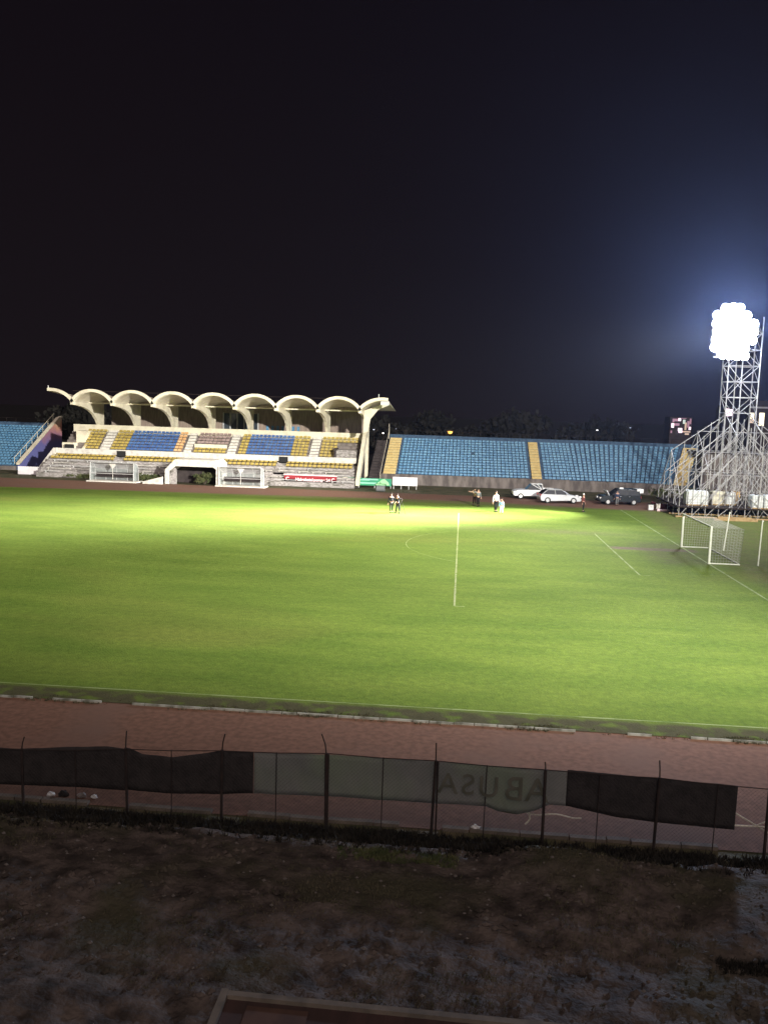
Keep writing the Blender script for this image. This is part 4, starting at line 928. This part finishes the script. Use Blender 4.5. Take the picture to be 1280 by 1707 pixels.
# ================================================================== PEOPLE
def person(label, x, y, h, face, top, bot, hairm='hair', arms=((.12, .05, -.55), (-.12, .05, -.55)), step=.12, hat=None, group=None, lean=0.):
    """arms: hand offset from shoulder in body frame (x right, y forward, z up) as fractions of .6*h"""
    t = thing('person', label, 'person', (x, y, 0), group, face); s = h/1.75
    def skin(name, joints, edges, m, sub=1):
        me = bpy.data.meshes.new(name); me.from_pydata([tuple(c*s for c in j[0]) for j in joints], edges, []); me.materials.append(MT[m]); o = bpy.data.objects.new(name, me); col.objects.link(o); o.parent = t
        md = o.modifiers.new('s', 'SKIN'); md.use_smooth_shade = True
        for i, j in enumerate(joints):
            sv = me.skin_vertices[0].data[i]; sv.radius = (j[1]*s, (j[2] if len(j) > 2 else j[1])*s); sv.use_root = (i == 0)
        d = o.modifiers.new('u', 'SUBSURF'); d.levels = sub; d.render_levels = sub; return o
    hipL, hipR = (.09, 0, .92), (-.09, 0, .92); kL, kR = (.1, -.03+step*.4, .5), (-.1, -.03-step*.3, .5); aL, aR = (.11, step, .08), (-.11, -step, .08)
    P = (0, 0, .97); C_ = (0, -lean*.5, 1.22); N_ = (0, -lean, 1.46); HB = (0, -lean, 1.53); HT = (0, -lean-.01, 1.66)
    J = [(P, .14, .1), (C_, .13, .1), ((0, -lean, 1.4), .12, .09), (N_, .05), (HB, .07, .08), (HT, .075, .09)]; E = [(0, 1), (1, 2), (2, 3), (3, 4), (4, 5)]
    J += [(hipL, .08), (kL, .055), (aL, .04), ((aL[0], aL[1]-.14, .03), .035)]; E += [(0, 6), (6, 7), (7, 8), (8, 9)]
    J += [(hipR, .08), (kR, .055), (aR, .04), ((aR[0], aR[1]-.14, .03), .035)]; E += [(0, 10), (10, 11), (11, 12), (12, 13)]
    armj = []
    for sgn, hd in zip((1, -1), arms):
        S = Vector((sgn*.19, -lean, 1.38)); H = S+Vector((hd[0], -hd[1], hd[2])); d = H-S; L = d.length
        mid = (S+H)/2; ext_ = math.sqrt(max(0, .29**2-(L/2)**2)); el = mid+Vector((sgn*.35*ext_, .8*ext_, -.3*ext_)); armj.append((S, el, H))
        i = len(J); J += [(tuple(S), .06), (tuple(el), .042), (tuple(H), .03), (tuple(H+d.normalized()*.08), .028, .018)]; E += [(2, i), (i, i+1), (i+1, i+2), (i+2, i+3)]
        e2 = d.normalized(); side = Vector((1, 0, 0)) if abs(e2.x) < .8 else Vector((0, 1, 0)); palm = H+e2*.08
        for f in range(4):
            o_ = side*(f-1.5)*.019; j = len(J); ln = (.065, .08, .085, .07)[f]; J += [(tuple(palm+o_+e2*ln*.5), .009), (tuple(palm+o_*1.1+e2*ln+Vector((0, -.012, 0))), .008)]; E += [(i+3, j), (j, j+1)]
        j = len(J); J += [(tuple(H+e2*.04+side*sgn*-.04), .01), (tuple(H+e2*.08+side*sgn*-.055), .009)]; E += [(i+2, j), (j, j+1)]
    skin('body', J, E, 'skin')
    # clothing over the body
    J = [(C_, .155, .12), ((0, 0, .95), .155, .12), ((0, -lean, 1.39), .14, .11)]; E = [(0, 1), (0, 2)]
    for S, el, H in armj: i = len(J); J += [(tuple(S), .075), (tuple(el), .058), (tuple(el.lerp(H, .92)), .045)]; E += [(2, i), (i, i+1), (i+1, i+2)]
    skin('jacket', J, E, top)
    J = [((0, 0, .98), .15, .115)]; E = []
    for hp, kk, aa in ((hipL, kL, aL), (hipR, kR, aR)): i = len(J); J += [((hp[0], hp[1], .88), .095), (kk, .072), ((aa[0], aa[1], .12), .055)]; E += [(0, i), (i, i+1), (i+1, i+2)]
    skin('trousers', J, E, bot)
    for aa in (aL, aR):
        b = MB(); b.box((aa[0]*s, (aa[1]-.07)*s, .045*s), (.1*s, .27*s, .09*s)); o = b.build('shoe', 'shoe', t, world=False); md = o.modifiers.new('b', 'BEVEL'); md.width = .03; md.segments = 2
    b = MB(); vs = []; N = 10
    for j in range(5):
        th = j*math.pi/2/4.2
        for i in range(N): ph = 2*math.pi*i/N; vs.append((math.sin(th)*math.cos(ph)*.088*s, (-lean+.012+math.sin(th)*math.sin(ph)*.1)*s, (1.655+math.cos(th)*.1)*s))
    fs = [(j*N+i, (j+1)*N+i, (j+1)*N+(i+1) % N, j*N+(i+1) % N) for j in range(4) for i in range(N)]; b.add(vs, fs); b.build('hat' if hat else 'hair', hat or hairm, t, world=False, smooth=True)
    # face: eyes, nose, mouth, ears
    b = MB()
    for sgn in (-1, 1): b.box((sgn*.03*s, (-lean-.098)*s, 1.635*s), (.018*s, .012*s, .01*s)); 
    b.box((0, (-lean-.097)*s, 1.57*s), (.04*s, .01*s, .008*s)); b.build('eyes_and_mouth', 'hair', t, world=False)
    b = MB(); b.box((0, (-lean-.105)*s, 1.605*s), (.02*s, .035*s, .035*s), rx=.3)
    for sgn in (-1, 1): b.box((sgn*.082*s, (-lean)*s, 1.62*s), (.015*s, .03*s, .05*s))
    b.build('nose_and_ears', 'skin', t, world=False)
    return t
PI = math.pi
G1 = 'people standing on the pitch'
pa_ = person('person in dark clothes, left of the pair standing on the bright grass', -22.75, 18.3, 1.82, R(20), 'cdark', 'cdark', group=G1, step=.06)
pb_ = person('person in dark clothes leaning to a tripod, right of the pair on the bright grass', -22.1, 17.9, 1.8, R(-40), 'cdark', 'cdark', group=G1, arms=((.0, .35, -.3), (.0, .35, -.25)), step=.14, lean=.08)
t = thing('camera_tripod', 'thin tripod held by the right person of the pair', 'tripod', (-21.75, 17.35, 0)); 
for a in range(3):
    b = MB(); b.tube((0, 0, 1.25), (math.cos(a*2.1)*.4, math.sin(a*2.1)*.4, 0), .02, 5); b.build('leg', 'steel', t, world=False)
b = MB(); b.box((0, 0, 1.36), (.16, .28, .18)); b.tube((0, -.14, 1.36), (0, -.25, 1.36), .05, 8); b.build('head', 'steel', t, world=False)
person('person with raised arm in dark trousers, left of the tall one in white', -14.6, 27.0, 1.8, R(25), 'cgrey', 'cdark', group=G1, arms=((.1, .05, -.52), (-.42, .1, .18)), step=.08)
person('person in a light tan top half hidden behind the one with the raised arm', -14.95, 27.9, 1.75, R(-10), 'ctan', 'cdark', group=G1, arms=((.1, .05, -.52), (-.35, .3, .05)), step=.05)
person('tall person in a white shirt and dark trousers beside the one in light blue', -12.98, 22.6, 2.0, R(30), 'cwhite', 'cdark', group=G1, step=.07)
person('small person in light blue clothes standing right of the tall one', -12.5, 20.9, 1.45, R(-20), 'cblue', 'cwhite', group=G1, step=.09)
person('lone person in dark red with a white cap near the edge of the grass', -4.25, 25.7, 1.82, R(60), 'cred', 'cdark', group=G1, hat='cwhite', step=.04)
person('person in blue crouching by the wheel of the dark off-road car', .35, 33.3, 1.6, R(180), 'cnavy', 'cgrey', group='people by the cars', step=.06)

# ================================================================== BACKGROUND
for k, (x, y, z, s, lab) in enumerate([(-62, 84, 5.6, (6, 4, 4, .6), 'dark tree behind the left end of the canopy stand'), (-49, 88, 6.6, (7, 4, 4.5, .6), 'broad dark tree behind the middle of the canopy stand'), (-34, 84, 5.2, (6, 4, 3.6, .6), 'dark tree behind the right end of the canopy stand'),
      (-20, 92, 5.0, (6, 4, 3.4, .6), 'dark tree behind the first yellow stair'), (-7, 96, 5.4, (7, 4, 3.2, .6), 'dark tree behind the second yellow stair'), (6, 92, 5.2, (7, 4, 3.4, .6), 'dark tree behind the right blue terrace'), (-82, 86, 5.4, (7, 4, 4, .6), 'dark tree behind the left blue terrace')]):
    bush('tree', lab, (x, y, z), s, 2600, 'leafd', 'dark trees behind the stands', 'tree', .3)
def lampost(label, x, y, z, m, r):
    t = thing('street_lamp', label, 'street lamp', (x, y, 0), 'street lamps behind the stadium'); b = MB(); b.tube((0, 0, 0), (0, 0, z+.2), .09, 6, .05); b.tube((0, 0, z+.2), (0, -.9, z+.15), .04, 5); b.build('pole', 'steel', t, world=False)
    b = MB(); b.box((0, -1.0, z+.12), (.3, .6, .12)); b.build('lamp_head', 'steel', t, world=False)
    b = MB(); vs = []; N = 10
    for j in range(5):
        th = math.pi/2+math.pi/2*j/4
        for i in range(N): ph = 6.2832*i/N; vs.append((math.sin(th)*math.cos(ph)*r, -1.0+math.sin(th)*math.sin(ph)*r, z+.05+math.cos(th)*r))
    b.add(vs, [(j*N+i, (j+1)*N+i, (j+1)*N+(i+1) % N, j*N+(i+1) % N) for j in range(4) for i in range(N)]); b.build('bulb', m, t, world=False)
def at(px, py, Y):
    d = fw+r2*(px-640)/FPX-u2*(py-853.5)/FPX; k = (Y-CAMP.y)/d.y; return CAMP+d*k
LP = [(750, 719.5, 82, 'bulb_o', .42, 'orange street lamp above the first blue section'), (638.5, 722, 74, 'bulb_w', .14, 'small pinkish street lamp in the gap beside the canopy stand'), (623, 716, 78, 'bulb_c', .16, 'faint pale street lamp just right of the canopy column'), (995, 717, 80, 'bulb_w', .14, 'white street lamp above the right blue terrace'), (1050, 713, 80, 'bulb_c', .14, 'faint bluish street lamp left of the bright sign'), (660, 715, 76, 'bulb_c', .09, 'dim pale street lamp above the first yellow stair')]
for px, py, Y, m_, r, lab in LP:
    p = at(px, py, Y); lampost(lab, p.x, p.y+1, p.z, m_, r)

# lit sign / shop front far behind the right terrace
p = at(1134, 712, 120); t = thing('lit_shopfront', 'pink and white lit shopfront above the right end of the terrace', 'building', (p.x, 120, 0))
b = MB(); b.b2((-2.15, .1, 0), (2.2, 5, p.z+2.0)); b.build('wall', 'bldg', t, world=False)
W_ = [(-1.6, .3, .5, .9, 'winpink'), (-1.5, 1.3, .35, .7, 'windim'), (-.9, 1.4, .9, .5, 'windim'), (-.3, 1.5, .5, .55, 'winpink'), (-.8, .5, 1.0, .5, 'windim'), (-.1, -.5, .8, .6, 'winpink'), (-.0, -.95, .7, .4, 'winpink'), (.55, 1.75, .9, .12, 'windim'), (.6, 1.1, .45, .8, 'wingreen'), (.95, .2, .35, 1.5, 'winwarm'), (1.45, .6, .4, 1.3, 'windim'), (1.8, -.2, .4, .6, 'winpink'), (1.85, 1.2, .3, 1.1, 'windim'), (1.2, -.9, 1.5, .3, 'winwarm'), (1.3, -1.35, .8, .35, 'winwarm'), (-1.8, -1.0, .3, .5, 'windim')]
for x, z, w1, h1, m_ in W_:
    b = MB(); b.b2((x-w1/2, 0, p.z+z-h1/2), (x+w1/2, .098, p.z+z+h1/2)); b.build('window', m_, t, world=False)
p = at(1262, 672, 80); t = thing('town_building', 'brown building with tall lit windows behind the light tower', 'building', (p.x, 80, 0))
zt = p.z
b = MB(); b.b2((-.9, 0, 0), (16, 9, zt)); b.b2((-1.3, -.3, zt), (16.5, 9.3, zt+.35)); b.build('wall', 'bldg', t, world=False)
b = MB(); b.b2((-1.1, -.12, zt-.8), (16, -.003, zt-.55)); b.build('cornice', 'frame', t, world=False)
for px, py, w1, h1, m_ in ((1252, 693, .75, .9, 'winlit'), (1268.5, 699, .75, 2.0, 'winlit'), (1290, 699, .75, 2.0, 'winlit'), (1252, 702, .6, .6, 'winwarm')):
    q = at(px, py, 80); b = MB(); b.b2((q.x-p.x-w1/2, -.06, q.z-h1/2), (q.x-p.x+w1/2, -.003, q.z+h1/2)); b.build('window', m_, t, world=False)
q = at(1228, 688, 90); t = thing('lit_kiosk', 'pale lit kiosk glimpsed through the tower mast', 'building', (q.x, 90, 0))
b = MB(); b.b2((-2.2, .1, 0), (2.2, 4, q.z+1.0)); b.build('wall', 'bldg', t, world=False)
for x, w1, h1, m_ in ((-1.6, .7, 1.2, 'winpink'), (-.7, .9, 1.1, 'winpink'), (.1, .6, .9, 'winwarm'), (1.1, 1.4, 1.1, 'wingreen')):
    b = MB(); b.b2((x-w1/2, 0, q.z-h1/2), (x+w1/2, .098, q.z+h1/2)); b.build('window', m_, t, world=False)
# brown-grey hall directly behind the tower
t = thing('equipment_hall', 'grey brown hall wall behind the right side of the light tower', 'building', (20, 52, 0))
b = MB(); b.b2((-6.0, 0, 0), (22, 6, 5.3)); b.build('wall', 'hall' if 'hall' in MT else 'grey', t, world=False)
b = MB()
for k in range(26): b.b2((-6.1+k*1.05, -.05, .3), (-5.95+k*1.05, -.003, 5.1))
b.build('cladding_rib', 'frame', t, world=False)
b = MB(); b.b2((-6.5, -.4, 5.3), (22.4, 6.4, 5.5)); b.build('roof', 'darkstep', t, world=False)
t = thing('bare_hedge', 'dark green clump of shrubs behind the tower foot', 'bush', (9, 37, 0)); bpy.data.objects.remove(t)
bush('hedge_bush', 'dark green clump of shrubs behind the foot of the light tower', (11.5, 40.5, .8), (3.4, .8, .8, .2), 1800, 'leaf', None)

# ================================================================== HAZE (thin volume added for the lens glow round the lamps)
HZ = .00010
if HZ:
    m = bpy.data.materials.new('glow_haze'); m.use_nodes = True; n = m.node_tree
    for k in list(n.nodes):
        if k.type == 'BSDF_PRINCIPLED': n.nodes.remove(k)
    pv = n.nodes.new('ShaderNodeVolumePrincipled'); pv.inputs['Color'].default_value = (.55, .66, 1, 1); pv.inputs['Density'].default_value = HZ; pv.inputs['Anisotropy'].default_value = .80
    n.links.new(pv.outputs[0], n.nodes['Material Output'].inputs['Volume'])
    b = MB(); b.b2((-160, -80, -1.2), (120, 200, 60)); o = b.build('glow_haze', m); tag(o, kind='stuff')
